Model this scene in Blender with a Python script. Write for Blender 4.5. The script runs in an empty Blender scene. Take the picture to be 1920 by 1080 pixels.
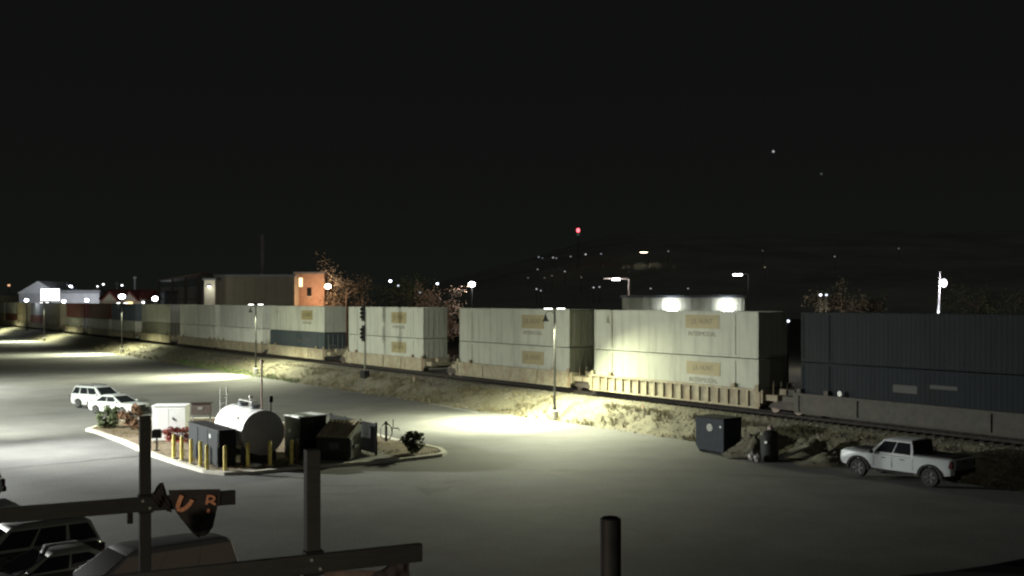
import bpy, bmesh, math, random
from mathutils import Vector, Matrix
random.seed(7)
R = math.radians
sc = bpy.context.scene
col = sc.collection
H = 8.6; F = 2000.0; HY = 562.0
def P(x, y, z=0.0):
    Y = F*(H-z)/(y-HY); return Vector(((x-960)/F*Y, Y, z))
def Q(x, y, Y):
    return Vector(((x-960)/F*Y, Y, H-(y-HY)*Y/F))
TH = R(34.2); SA, CA = math.sin(TH), math.cos(TH)
OX, OY = 15.2, 65.8
def T(s, n, z=0.0):            # along the track, towards the lot
    return Vector((OX-SA*s-CA*n, OY+CA*s-SA*n, z))
RZT = math.atan2(-CA, SA)       # local +x runs along the track towards the camera's right
def s_of(px):
    k = (px-960)/F; return (OX-OY*k)/(SA+CA*k)

# ------------------------------------------------------------------ materials
MATS = {}
def mat(name, c, rough=0.6, metal=0.0, var=0.15, scale=6.0, bump=0.0, stain=None, coat=0.0, spec=0.5, stretch=None):
    if name in MATS: return MATS[name]
    m = bpy.data.materials.new(name); m.use_nodes = True
    nt = m.node_tree; N = nt.nodes; L = nt.links
    b = N['Principled BSDF']
    b.inputs['Roughness'].default_value = rough; b.inputs['Metallic'].default_value = metal
    b.inputs['Coat Weight'].default_value = coat; b.inputs['Specular IOR Level'].default_value = spec
    tc = N.new('ShaderNodeTexCoord')
    mp = N.new('ShaderNodeMapping'); L.new(tc.outputs['Object'], mp.inputs['Vector'])
    if stretch: mp.inputs['Scale'].default_value = stretch
    nz = N.new('ShaderNodeTexNoise'); nz.inputs['Scale'].default_value = scale
    nz.inputs['Detail'].default_value = 8; nz.inputs['Roughness'].default_value = 0.65
    L.new(mp.outputs[0], nz.inputs['Vector'])
    rp = N.new('ShaderNodeValToRGB')
    rp.color_ramp.elements[0].position = 0.3; rp.color_ramp.elements[1].position = 0.7
    rp.color_ramp.elements[0].color = tuple(x*(1-var) for x in c)+(1,)
    rp.color_ramp.elements[1].color = tuple(min(1, x*(1+var)) for x in c)+(1,)
    L.new(nz.outputs['Fac'], rp.inputs['Fac'])
    out = rp.outputs['Color']
    if stain:
        sc_, amt, cs, st = stain
        mp2 = N.new('ShaderNodeMapping'); L.new(tc.outputs['Object'], mp2.inputs['Vector']); mp2.inputs['Scale'].default_value = st
        n2 = N.new('ShaderNodeTexNoise'); n2.inputs['Scale'].default_value = sc_; n2.inputs['Detail'].default_value = 6
        L.new(mp2.outputs[0], n2.inputs['Vector'])
        r2 = N.new('ShaderNodeValToRGB'); r2.color_ramp.elements[0].position = 0.48; r2.color_ramp.elements[1].position = 0.68
        r2.color_ramp.elements[0].color = (0,0,0,1); r2.color_ramp.elements[1].color = (amt,)*3+(1,)
        L.new(n2.outputs['Fac'], r2.inputs['Fac'])
        mx = N.new('ShaderNodeMixRGB'); L.new(r2.outputs['Color'], mx.inputs['Fac'])
        L.new(out, mx.inputs['Color1']); mx.inputs['Color2'].default_value = tuple(cs)+(1,)
        out = mx.outputs['Color']
    L.new(out, b.inputs['Base Color'])
    if bump:
        bp = N.new('ShaderNodeBump'); bp.inputs['Strength'].default_value = bump; bp.inputs['Distance'].default_value = 0.05
        L.new(nz.outputs['Fac'], bp.inputs['Height']); L.new(bp.outputs[0], b.inputs['Normal'])
    MATS[name] = m; return m
def emit(name, c, s, nosample=True):
    if name in MATS: return MATS[name]
    m = bpy.data.materials.new(name); m.use_nodes = True
    b = m.node_tree.nodes['Principled BSDF']
    b.inputs['Base Color'].default_value = (0.02,0.02,0.02,1)
    b.inputs['Emission Color'].default_value = tuple(c)+(1,); b.inputs['Emission Strength'].default_value = s
    if nosample:
        try: m.cycles.emission_sampling = 'NONE'
        except Exception: pass
    MATS[name] = m; return m
def glass(name='dark glass', c=(0.012,0.014,0.016)):
    if name in MATS: return MATS[name]
    m = mat(name, c, 0.06, var=0.1, scale=1.0, coat=0.3); return m

# ------------------------------------------------------------------ mesh building
class MB:
    def __init__(s): s.v = []; s.f = []
    def add(s, vs, fs):
        o = len(s.v); s.v += [tuple(v) for v in vs]; s.f += [tuple(i+o for i in f) for f in fs]
    def box(s, c, d, rz=0.0, rx=0.0, ry=0.0):
        M = Matrix.Translation(c) @ Matrix.Rotation(rz,4,'Z') @ Matrix.Rotation(ry,4,'Y') @ Matrix.Rotation(rx,4,'X')
        x,y,z = d[0]/2,d[1]/2,d[2]/2
        vs = [M @ Vector(p) for p in [(-x,-y,-z),(x,-y,-z),(x,y,-z),(-x,y,-z),(-x,-y,z),(x,-y,z),(x,y,z),(-x,y,z)]]
        s.add(vs, [(0,3,2,1),(4,5,6,7),(0,1,5,4),(1,2,6,5),(2,3,7,6),(3,0,4,7)])
    def bar(s, a, b, w, h=None):
        a, b = Vector(a), Vector(b); h = h or w
        d = (b-a); L = d.length; d.normalize()
        up = Vector((0,0,1)) if abs(d.z) < .95 else Vector((1,0,0))
        sd = d.cross(up).normalized(); up = sd.cross(d)
        vs = []
        for p in (a,b):
            for q,r in ((-1,-1),(1,-1),(1,1),(-1,1)): vs.append(p+sd*q*w/2+up*r*h/2)
        s.add(vs, [(0,1,2,3),(7,6,5,4),(0,4,5,1),(1,5,6,2),(2,6,7,3),(3,7,4,0)])
    def tube(s, pts, rad, n=10, cap=True):
        pts = [Vector(p) for p in pts]
        if not isinstance(rad, (list,tuple)): rad = [rad]*len(pts)
        vs = []; fs = []
        for i,p in enumerate(pts):
            d = (pts[min(i+1,len(pts)-1)]-pts[max(i-1,0)]).normalized()
            up = Vector((0,0,1)) if abs(d.z) < .9 else Vector((1,0,0))
            a = d.cross(up).normalized(); b = a.cross(d)
            for k in range(n):
                t = 2*math.pi*k/n; vs.append(p+(a*math.cos(t)+b*math.sin(t))*rad[i])
        for i in range(len(pts)-1):
            for k in range(n):
                k2 = (k+1)%n; fs.append((i*n+k, i*n+k2, (i+1)*n+k2, (i+1)*n+k))
        if cap:
            fs.append(tuple(range(n-1,-1,-1))); fs.append(tuple((len(pts)-1)*n+k for k in range(n)))
        s.add(vs, fs)
    def lathe(s, prof, c=(0,0,0), axis='Z', n=20):
        vs = []; fs = []
        for r,z in prof:
            for k in range(n):
                t = 2*math.pi*k/n; a,b = r*math.cos(t), r*math.sin(t)
                p = {'Z':(a,b,z),'Y':(a,z,b),'X':(z,a,b)}[axis]
                vs.append(Vector(p)+Vector(c))
        for i in range(len(prof)-1):
            for k in range(n):
                k2=(k+1)%n; fs.append((i*n+k,i*n+k2,(i+1)*n+k2,(i+1)*n+k))
        fs.append(tuple(range(n-1,-1,-1))); fs.append(tuple((len(prof)-1)*n+k for k in range(n)))
        s.add(vs, fs)
    def prism(s, poly, a, b, plane='XY'):    # extrude polygon from a to b along the third axis
        n = len(poly)
        def m(p,h): return {'XY':(p[0],p[1],h),'XZ':(p[0],h,p[1]),'YZ':(h,p[0],p[1])}[plane]
        vs = [m(p,a) for p in poly]+[m(p,b) for p in poly]
        s.add(vs, [tuple(range(n-1,-1,-1)), tuple(range(n,2*n))]+[(i,(i+1)%n,n+(i+1)%n,n+i) for i in range(n)])
    def slab(s, quad, t):                    # quad with thickness along its normal
        q = [Vector(p) for p in quad]; nrm = (q[1]-q[0]).cross(q[-1]-q[0]).normalized()*t
        n = len(q); vs = q+[p+nrm for p in q]
        s.add(vs, [tuple(range(n-1,-1,-1)), tuple(range(n,2*n))]+[(i,(i+1)%n,n+(i+1)%n,n+i) for i in range(n)])
    def sphere(s, c, r, n=10, m=6):
        rx = r if isinstance(r,(tuple,list)) else (r,r,r)
        vs = [(c[0],c[1],c[2]-rx[2])]; fs=[]
        for i in range(1,m):
            ph = math.pi*i/m-math.pi/2
            for k in range(n):
                t=2*math.pi*k/n; vs.append((c[0]+rx[0]*math.cos(ph)*math.cos(t), c[1]+rx[1]*math.cos(ph)*math.sin(t), c[2]+rx[2]*math.sin(ph)))
        vs.append((c[0],c[1],c[2]+rx[2])); top=len(vs)-1
        for k in range(n):
            k2=(k+1)%n; fs.append((0,1+k2,1+k))
            for i in range(m-2): fs.append((1+i*n+k,1+i*n+k2,1+(i+1)*n+k2,1+(i+1)*n+k))
            fs.append((1+(m-2)*n+k,1+(m-2)*n+k2,top))
        s.add(vs,fs)
    def build(s, name, m, parent=None, smooth=False, bevel=0.0, angle=35, loc=None, rz=0.0, fix=True):
        me = bpy.data.meshes.new(name); me.from_pydata(s.v, [], s.f); me.validate()
        if fix:
            bm = bmesh.new(); bm.from_mesh(me); bmesh.ops.recalc_face_normals(bm, faces=bm.faces[:]); bm.to_mesh(me); bm.free()
        me.materials.append(m)
        if smooth:
            for p in me.polygons: p.use_smooth = True
            me.set_sharp_from_angle(angle=R(angle))
        o = bpy.data.objects.new(name, me); col.objects.link(o)
        if parent: o.parent = parent
        if loc is not None: o.location = loc
        o.rotation_euler.z = rz
        if bevel:
            md = o.modifiers.new('bevel','BEVEL'); md.width = bevel; md.segments = 2; md.limit_method = 'ANGLE'; md.angle_limit = R(40)
        return o
def tag(o, label=None, cat=None, group=None, kind=None):
    if label: o['label'] = label
    if cat: o['category'] = cat
    if group: o['group'] = group
    if kind: o['kind'] = kind
    return o
def thing(name, label, cat, loc=(0,0,0), rz=0.0, group=None):
    o = bpy.data.objects.new(name, None); col.objects.link(o); o.empty_display_size = .3
    o.location = loc; o.rotation_euler = (0,0,rz); return tag(o, label, cat, group)
def dup(root, loc, rz, label, group=None):
    r = root.copy(); col.objects.link(r); r.location = loc; r.rotation_euler = (0,0,rz); r['label'] = label
    if group: r['group'] = group
    for ch in list(root.children):
        c = ch.copy(); col.objects.link(c); c.parent = r
        for g in list(ch.children):
            d = g.copy(); col.objects.link(d); d.parent = c
    return r
def struct(o): o['kind'] = 'structure'; return o
def text_mesh(name, body, size, m, parent, M, depth=0.006):
    cu = bpy.data.curves.new(name, 'FONT'); cu.body = body; cu.size = size; cu.extrude = depth/2
    cu.align_x = 'CENTER'; cu.align_y = 'CENTER'
    t = bpy.data.objects.new(name+'_curve', cu); col.objects.link(t)
    bpy.context.view_layer.update()
    me = bpy.data.meshes.new_from_object(t.evaluated_get(bpy.context.evaluated_depsgraph_get()))
    bpy.data.objects.remove(t); bpy.data.curves.remove(cu)
    me.transform(M); me.materials.clear(); me.materials.append(m); me.name = name
    o = bpy.data.objects.new(name, me); col.objects.link(o); o.parent = parent; return o
def spot(loc, power, c, size=150, blend=0.7, rad=0.12, tilt=(0,0,-1)):
    l = bpy.data.lights.new('lamp_or_fill','SPOT'); l.energy = power; l.color = c; l.spot_size = R(size); l.spot_blend = blend; l.shadow_soft_size = rad
    o = bpy.data.objects.new('lamp_or_fill', l); col.objects.link(o); o.location = loc
    o.rotation_euler = Vector(tilt).to_track_quat('-Z','Y').to_euler(); return o
def point(loc, power, c, rad=0.15):
    l = bpy.data.lights.new('lamp_or_fill','POINT'); l.energy = power; l.color = c; l.shadow_soft_size = rad
    o = bpy.data.objects.new('lamp_or_fill', l); col.objects.link(o); o.location = loc; return o

# ------------------------------------------------------------------ camera, world
cam = bpy.data.cameras.new('camera'); co = bpy.data.objects.new('camera', cam); col.objects.link(co)
co.location = (0,0,H); co.rotation_euler = (R(90),0,0); cam.lens = F/1920*36; cam.sensor_width = 36
cam.shift_y = (HY-540)/1920; cam.clip_end = 6000; cam.clip_start = .2
sc.camera = co
w = bpy.data.worlds.new('World'); sc.world = w; w.use_nodes = True
bg = w.node_tree.nodes['Background']; bg.inputs[0].default_value = (0.95,1.0,0.93,1); bg.inputs[1].default_value = 1.0
wn = w.node_tree; wt = wn.nodes.new('ShaderNodeTexCoord'); ws = wn.nodes.new('ShaderNodeSeparateXYZ'); wr = wn.nodes.new('ShaderNodeValToRGB')
wn.links.new(wt.outputs['Generated'], ws.inputs[0]); wn.links.new(ws.outputs['Z'], wr.inputs['Fac']); wn.links.new(wr.outputs['Color'], bg.inputs[0])
wr.color_ramp.interpolation = 'EASE'
wr.color_ramp.elements[0].position = 0.0; wr.color_ramp.elements[0].color = (.0066,.0075,.0060,1)
wr.color_ramp.elements[1].position = 0.22; wr.color_ramp.elements[1].color = (.0050,.0052,.0051,1)
ml = bpy.data.lights.new('hill_fill_sun','SUN'); ml.energy = 0.043; ml.angle = R(.5); ml.color = (.95,1,.93)  # unseen fill sun added to lift the hill to the sky's tone
mo = bpy.data.objects.new('hill_fill_sun', ml); col.objects.link(mo); mo.rotation_euler = (R(52),0,R(18))
sc.view_settings.view_transform = 'Standard'; sc.view_settings.look = 'None'
sc.view_settings.exposure = 0; sc.view_settings.gamma = 1
sc.render.engine = 'CYCLES'
cy = sc.cycles
cy.use_denoising = True; cy.max_bounces = 5; cy.diffuse_bounces = 3; cy.glossy_bounces = 3
cy.sample_clamp_indirect = 3.0; cy.pixel_filter_type = 'BLACKMAN_HARRIS'; cy.filter_width = 2.3
try: cy.use_light_tree = True
except Exception: pass

# ------------------------------------------------------------------ common materials
M_as = mat('asphalt', (0.105,0.105,0.1), 0.88, var=0.22, scale=0.35, bump=0.0, stain=(0.16,0.6,(0.06,0.06,0.058),(1,1,1)))
# fine grain for the asphalt
def grain(m, scale, amt):
    nt = m.node_tree; N = nt.nodes; L = nt.links; b = N['Principled BSDF']
    src = b.inputs['Base Color'].links[0].from_socket
    tc = N.new('ShaderNodeTexCoord'); nz = N.new('ShaderNodeTexNoise'); nz.inputs['Scale'].default_value = scale; nz.inputs['Detail'].default_value = 6
    L.new(tc.outputs['Object'], nz.inputs['Vector'])
    mr = N.new('ShaderNodeMapRange'); mr.inputs['To Min'].default_value = 1-amt; mr.inputs['To Max'].default_value = 1+amt
    mr.inputs['From Min'].default_value = .3; mr.inputs['From Max'].default_value = .7
    L.new(nz.outputs['Fac'], mr.inputs['Value'])
    mx = N.new('ShaderNodeMixRGB'); mx.blend_type = 'MULTIPLY'; mx.inputs['Fac'].default_value = 1
    L.new(src, mx.inputs['Color1']); L.new(mr.outputs[0], mx.inputs['Color2']); L.new(mx.outputs[0], b.inputs['Base Color'])
    bp = N.new('ShaderNodeBump'); bp.inputs['Strength'].default_value = .3; bp.inputs['Distance'].default_value = .02
    L.new(nz.outputs['Fac'], bp.inputs['Height']); L.new(bp.outputs[0], b.inputs['Normal'])
grain(M_as, 9.0, 0.2)
M_dirt = mat('dry earth', (0.125,0.115,0.078), 0.95, var=0.3, scale=1.3, bump=0.5, stain=(0.25,0.35,(0.12,0.12,0.06),(1,1,1)))
M_grnd = mat('far ground', (0.05,0.05,0.035), 0.95, var=0.3, scale=0.05)
M_conc = mat('concrete', (0.42,0.41,0.36), 0.85, var=0.15, scale=3, bump=0.2, stain=(0.8,0.4,(0.25,0.24,0.2),(1,1,1)))
M_blk = mat('black metal', (0.012,0.012,0.012), 0.65, spec=.2, var=0.3, scale=8)
M_gun = mat('grey metal', (0.10,0.11,0.12), 0.5, 0.3, var=0.2, scale=4)
M_rub = mat('rubber', (0.015,0.015,0.015), 0.8, var=0.2)
M_rim = mat('alloy', (0.35,0.35,0.36), 0.35, 0.8, var=0.1)
M_wood = mat('dark timber', (0.019,0.02,0.016), 0.8, var=0.4, scale=5, stretch=(1,1,12))
M_yel = mat('yellow paint', (0.82,0.68,0.17), 0.5, var=0.12, scale=9, stain=(3,0.5,(0.2,0.15,0.05),(1,1,1)))
M_rust = mat('rusty brown steel', (0.27,0.245,0.165), 0.75, var=0.3, scale=2.5, stain=(1.2,0.6,(0.16,0.085,0.045),(1.2,1,.35)))
M_rustk = mat('darker steel', (0.055,0.053,0.044), 0.8, var=0.3, scale=2.5, stain=(1.2,0.5,(0.07,0.05,0.035),(1.2,1,.35)))  # darker tone of the wagon steel, for the right end wagon
M_rustd = mat('dark rusty steel', (0.05,0.04,0.033), 0.8, var=0.35, scale=4)
M_rail = mat('rail steel', (0.12,0.09,0.07), 0.5, 0.5, var=0.3, scale=3)
M_leafd = mat('dry leaves', (0.16,0.12,0.06), 0.8, var=0.5, scale=1.5)
M_leafg = mat('dull green leaves', (0.075,0.095,0.045), 0.8, var=0.5, scale=1.5)
M_bark = mat('bark', (0.09,0.07,0.05), 0.9, var=0.4, scale=5)

# ------------------------------------------------------------------ ground, lot, embankment
def noise2(x, y):
    return (math.sin(x*1.3+1.7*math.sin(y*.9))+math.sin(y*1.7+1.3*math.sin(x*.7+2))+.6*math.sin(x*3.1+y*2.3)+.5*math.sin(3.7*y-2.9*x))/3.1
g = MB(); g.add([(-3000,-600,-.12),(3000,-600,-.12),(3000,5000,-.12),(-3000,5000,-.12)], [(0,1,2,3)])
struct(g.build('ground', M_grnd))
g = MB(); a_, b_ = T(-90,2.0), T(420,2.0); c_, d_ = T(420,120), T(-90,70)
g.add([(p.x,p.y,0.0) for p in (a_,b_,c_,d_)], [(0,1,2,3)])
struct(g.build('parking_lot', M_as))
def toe(s):
    if s < 2: t = 4.0
    elif s < 26: t = 4.0+(s-2)/24*1.3
    else: t = 5.3+min(1.2,(s-26)*.02)
    return t+.35*noise2(s*.35, 3.3)+.15*noise2(s*1.1, .3)
def bank_z(s, n):
    t = toe(s)
    a = max(0,min(1,(t-n)/max(.5,(t-2.1)))); a = a*a*(3-2*a)
    z = 1.2*a
    if n < t: z += (.07*noise2(s*1.1,n*1.6)+.035*noise2(s*2.9,n*3.1)+.015*noise2(s*6,n*6.3))*min(1,(t-n)*.8)
    else: z = -.05-.05*(n-t)
    b = max(0,min(1,(1.9-n)/1.0)); b = b*b*(3-2*b)
    z += (1.44-z)*b if n < 1.9 else 0
    if n < -4.2: z = max(.2, 1.44-(-4.2-n)*.35)
    return z
g = MB(); ns = [7.2-.16*i for i in range(0,40)]+[.6,0,-1.3,-2.6,-4.2,-6,-9,-14]
ss = []; x = -60.0
while x < 330: ss.append(x); x += .28 if x < 75 else (.6 if x < 150 else 1.5)
W_ = len(ns)
for s in ss:
    for n in ns: g.v.append(tuple(T(s,n,bank_z(s,n))))
for i in range(len(ss)-1):
    for j in range(W_-1): g.f.append((i*W_+j, i*W_+j+1, (i+1)*W_+j+1, (i+1)*W_+j))
grain(M_dirt, 4.5, 0.3)
struct(g.build('embankment', M_dirt, smooth=True, angle=80))
# grass tufts
def tufts(name, spots, m, h=(.12,.35), blades=6, spread=.12):
    g = MB()
    for p in spots:
        for k in range(blades):
            a = random.uniform(0,6.28); hh = random.uniform(*h); r = random.uniform(0,spread)
            b = Vector(p)+Vector((math.cos(a)*r,math.sin(a)*r,-.02)); wv = Vector((-math.sin(a),math.cos(a),0))*.018
            tip = b+Vector((math.cos(a)*hh*.5,math.sin(a)*hh*.5,hh))
            g.add([b-wv,b+wv,tip+wv*.3,tip-wv*.3],[(0,1,2,3)])
    o = g.build(name, m, fix=False); return o
sp = []
for i in range(5200):
    s = random.uniform(-25,150) if i % 3 else random.uniform(-5,60); n = random.uniform(1.9,toe(s)+.1)
    if noise2(s*.5,n*.8) > -.15: sp.append(T(s,n,bank_z(s,n)))
M_gr = mat('dry grass', (0.15,0.13,0.075), 0.9, var=0.4, scale=.6)
tag(tufts('dry_grass', sp, M_gr), 'dry pale grass tufts scattered over the railway bank', 'grass', kind='stuff')
M_gg = mat('green grass', (0.07,0.13,0.03), 0.9, var=0.4, scale=.6)
sp = [T(s,n,bank_z(s,n)) for s,n in ((random.uniform(58,100), random.gauss(5.6,.5)) for _ in range(1500))]
tag(tufts('green_grass', sp, M_gg, (.06,.16)), 'strip of greener grass along the lot edge by the second lamp', 'grass', kind='stuff')
M_st = mat('pale gravel', (0.20,0.185,0.145), 0.9, var=.45, scale=2)
def stones(name, spots, m, r):
    g = MB()
    for p in spots:
        a = random.uniform(*r); q = [Vector((random.uniform(.6,1.1)*dx*a,random.uniform(.6,1.1)*dy*a,random.uniform(.5,.9)*dz*a))+Vector(p) for dx,dy,dz in ((1,0,0),(0,1,0),(-1,0,0),(0,-1,0),(.2,.1,1),(0,0,-1))]
        g.add(q,[(0,1,4),(1,2,4),(2,3,4),(3,0,4),(1,0,5),(2,1,5),(3,2,5),(0,3,5)])
    return g.build(name, m, fix=False)
sp = []
for i in range(6500):
    s = random.uniform(-22,70); n = random.uniform(.5,2.6) if i % 2 else random.uniform(1.5,toe(s)+.3); sp.append(T(s,n,max(0,bank_z(s,n))+.01))
tag(stones('gravel', sp, M_st, (.03,.1)), 'loose pale gravel scattered over the bank beside the track', 'gravel', kind='stuff')
# tar seams and a patch on the lot
M_tar = mat('tar', (0.045,0.045,0.045), 0.7, var=0.2)
def ribbon(name, pts, w, z=.004, m=None):
    g = MB(); pts = [Vector((p.x,p.y,0)) for p in pts]
    for i,p in enumerate(pts):
        d = (pts[min(i+1,len(pts)-1)]-pts[max(i-1,0)]).normalized(); sd = Vector((-d.y,d.x,0))
        ww = w*(.75+.5*random.random())/2
        g.v += [(p.x+sd.x*ww,p.y+sd.y*ww,z),(p.x-sd.x*ww,p.y-sd.y*ww,z)]
    for i in range(len(pts)-1): g.f.append((2*i,2*i+1,2*i+3,2*i+2))
    return struct(g.build(name, m or M_tar))
ribbon('tar_seam', [P(-40+i*16, 884-1.55*i+random.uniform(-.8,.8)) for i in range(21)], .32)
ribbon('tar_seam', [P(560+i*30, 905+3*math.sin(i*.7)+i*1.2) for i in range(9)], .06)
g = MB(); pp = [P(*q) for q in ((778,912),(800,916),(830,914),(850,911),(838,920),(812,924),(806,931),(792,925))]
g.add([(p.x,p.y,.004) for p in pp],[tuple(range(len(pp)))]); struct(g.build('asphalt_patch', M_tar))
g = MB()
for (x,y,a) in ((852,902,.5),(845,904,.3)):
    p = P(x,y); g.add([(p.x-a,p.y-.3,.004),(p.x+a,p.y-.1,.004),(p.x+a*.8,p.y+.2,.004),(p.x-a*.5,p.y+.12,.004)],[(0,1,2,3)])
struct(g.build('asphalt_patch', M_tar))
ribbon('painted_line', [P(800+i*12, 755+2.35*i) for i in range(9)], .13, .006, mat('worn white paint',(.45,.45,.4),.8,var=.3))
for (x0,y0,dx,dy,n_) in ((900,960,26,3.0,12),(1010,880,20,5,10),(430,935,30,-1.2,9),(1250,930,34,6,11)):
    ribbon('asphalt_crack', [P(x0+i*dx+random.uniform(-4,4), y0+dy*i+random.uniform(-1.6,1.6)) for i in range(n_)], .05)
# track
ZR = 1.66
g = MB()
for n in (-1.3+.72,-1.3-.72):
    for i in range(-60,330,10): 
        a,b = T(i,n,ZR-.085),T(i+10,n,ZR-.085); g.bar(a,b,.075,.17)
for i in range(-100,560):
    s = i*.55
    if s > 200: break
    c = T(s,-1.3,ZR-.24); g.box(c,(.24,2.6,.18),RZT)
struct(g.build('railway_track', mat('dark track',(0.035,0.03,0.026),.8,var=.4,scale=3,spec=.15)))  # rails and sleepers share one dark tone

# ------------------------------------------------------------------ containers
LC, WC, HC = 16.15, 2.6, 2.89
def cont_mat(name, c, dirt=0.5):
    m = mat(name, c, 0.7, var=0.06, scale=0.7, spec=.12, stain=(0.9,dirt,tuple(x*.62 for x in c),(2.2,2.2,.25)))
    if not m.get('rib'):
        m['rib'] = 1
        nt = m.node_tree; N = nt.nodes; L = nt.links
        tc = N.new('ShaderNodeTexCoord'); wv = N.new('ShaderNodeTexWave'); wv.inputs['Scale'].default_value = 1.1; wv.bands_direction = 'X'
        wv.inputs['Distortion'].default_value = 0
        L.new(tc.outputs['Object'], wv.inputs['Vector'])
        bp = N.new('ShaderNodeBump'); bp.inputs['Strength'].default_value = .25; bp.inputs['Distance'].default_value = .03
        L.new(wv.outputs['Fac'], bp.inputs['Height']); L.new(bp.outputs[0], N['Principled BSDF'].inputs['Normal'])
    return m
M_logo = mat('yellow logo panel', (0.215,0.18,0.085), 0.6, var=0.1, scale=3)
M_ink = mat('dark brown lettering', (0.09,0.075,0.04), 0.6, var=0.1)
M_gal = mat('galvanised', (0.32,0.32,0.3), 0.5, .4, var=.15, scale=4)
protos = {}
def container(key, c, logo=None, mark=None, loc=None, label='', group='containers stacked on the train'):
    if key in protos: return dup(protos[key], loc, RZT, label, group)
    t = thing('shipping_container', label, 'container', loc, RZT, group)
    m = cont_mat(key+' paint', c)
    b = MB(); b.box((0,0,HC/2),(LC-.06,WC-.06,HC-.06)); b.build('body', m, t)
    f = MB(); e = .14
    for sx in (-1,1):
        for sy in (-1,1):
            f.box((sx*(LC/2-e/2), sy*(WC/2-e/2), HC/2),(e,e,HC))
            f.box((sx*LC/2*.752, sy*(WC/2-.05), HC/2),(.12,.11,HC-.3))
    for sy in (-1,1):
        for zz in (.08,HC-.06): f.box((0,sy*(WC/2-.05),zz),(LC-2*e,.1,.12 if zz > 1 else .16))
    for sx in (-1,1):
        for zz in (.08,HC-.06): f.box((sx*(LC/2-.05),0,zz),(.1,WC-2*e,.12 if zz > 1 else .16))
    f.build('frame', m, t)
    for sy in (-1,1):
        d = MB(); d.box((LC/2-.012, sy*.585, HC/2),(.04,1.13,HC-.3)); dr = d.build('door', m, t)
        r = MB()
        for q in (.3,.85): r.tube([(LC/2+.03,sy*q,.2),(LC/2+.03,sy*q,HC-.2)],.02,6); r.box((LC/2+.03,sy*q-.1*sy,1.1),(.02,.25,.05))
        r.build('lock_rod', M_gal, dr)
    if logo:
        lx, lz, lw, lh = logo
        for sy in (-1,1):
            p = MB(); p.box((lx, sy*(WC/2-.022), lz),(lw,.02,lh)); lp = p.build('logo_panel', M_logo, t)
            rot = Matrix.Rotation(R(90),4,'X') if sy < 0 else Matrix.Rotation(R(180),4,'Z') @ Matrix.Rotation(R(90),4,'X')
            text_mesh('lettering', 'J.B. HUNT', lh*.55, M_ink, lp, Matrix.Translation((lx, sy*(WC/2-.008), lz+.02)) @ rot @ Matrix.Diagonal((.92,1,1,1)))
            if logo and mark:
                text_mesh('lettering', 'INTERMODAL', .42, M_ink, t, Matrix.Translation((lx, sy*(WC/2-.026), lz-lh/2-.36)) @ rot @ Matrix.Diagonal((1.0,1,1,1)))
    elif mark:
        for sy in (-1,1):
            for dx_,zz_,ww_,hh_ in ((0,.62,1.5,.42),(2.3,.70,1.6,.2)):
                p = MB(); p.box((mark+dx_, sy*(WC/2-.022), HC*zz_),(ww_,.02,hh_)); p.build('marking', M_mk, t)
    protos[key] = t; return t
M_mk = mat('dull marking',(0.034,0.035,0.032),.7)
WH = (0.36,0.37,0.31)
specs = {  # key: colour, logo(x,z,w,h), mark
 'white top logo': (WH,(3.15,2.2,3.1,.9),1), 'white high logo': (WH,(3.15,1.87,3.1,1.1),1), 'white low logo': (WH,(3.15,1.92,3.0,1.05),None), 'white tail logo': (WH,(3.25,2.1,3.1,.85),1), 'white plain': ((0.6,0.61,0.53),None,None),
 'slate blue': ((0.045,0.056,0.06),None,1.0), 'dark slate': ((0.012,0.016,0.017),None,None), 'navy dark': ((0.011,0.015,0.018),None,-1.0), 'dull grey': ((0.28,0.28,0.26),None,None), 'rust red': ((0.14,0.05,0.042),None,None),
 'pale grey': ((0.5,0.51,0.46),None,None), 'olive drab': ((0.14,0.14,0.115),None,None), 'blue grey': ((0.12,0.15,0.19),None,None), 'tan': ((0.38,0.33,0.22),None,None)}
stacks = [ # s0, lower, upper
 (-19.5,'navy dark','dark slate'), (0,'white tail logo','white top logo'), (19.2,'white low logo','white high logo'), (41.9,'white low logo','white high logo'),
 (64.2,'slate blue','white high logo'), (83,'white plain','pale grey'), (100.9,'white plain','white plain'), (122,'olive drab','dull grey'), (142.5,'white plain','blue grey'),
 (160.5,'pale grey','rust red'), (181,'dull grey','rust red'), (203.5,'tan','tan'), (222,'rust red','dull grey'), (240,'tan','tan'), (258,'rust red','dull grey'), (276,'tan','pale grey')]
ords = ['at the dark right end of the train','below the two floodlights','behind the pole with the bell lamp','behind the signal mast','left of the signal mast',
 'right above the middle asphalt pool','below the lit stair tower','below the dark open shed','below the large lamp at the red roofs','before the red roofed house','below the store right end','right of the square lit sign','under the square lit sign','third from the left frame edge','second from the left frame edge','at the left frame edge']
HZ = ZR+.35
for i,(s0,lo,up) in enumerate(stacks):
    nm = lambda k: {'white high logo':'white container with yellow logo','white top logo':'white container with yellow logo','white low logo':'white container with yellow logo','white tail logo':'white container with yellow logo','white plain':'plain white container','tan':'pale tan container'}.get(k, k+' container')
    for lev,k in ((0,lo),(1,up)):
        c,lg,mk = specs[k]
        p = T(s0+LC/2,-1.3,HZ+lev*(HC+.06))
        container(k,c,lg,mk,p,f"{'upper' if lev else 'lower'} {nm(k)}, {ords[i]}")
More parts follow.
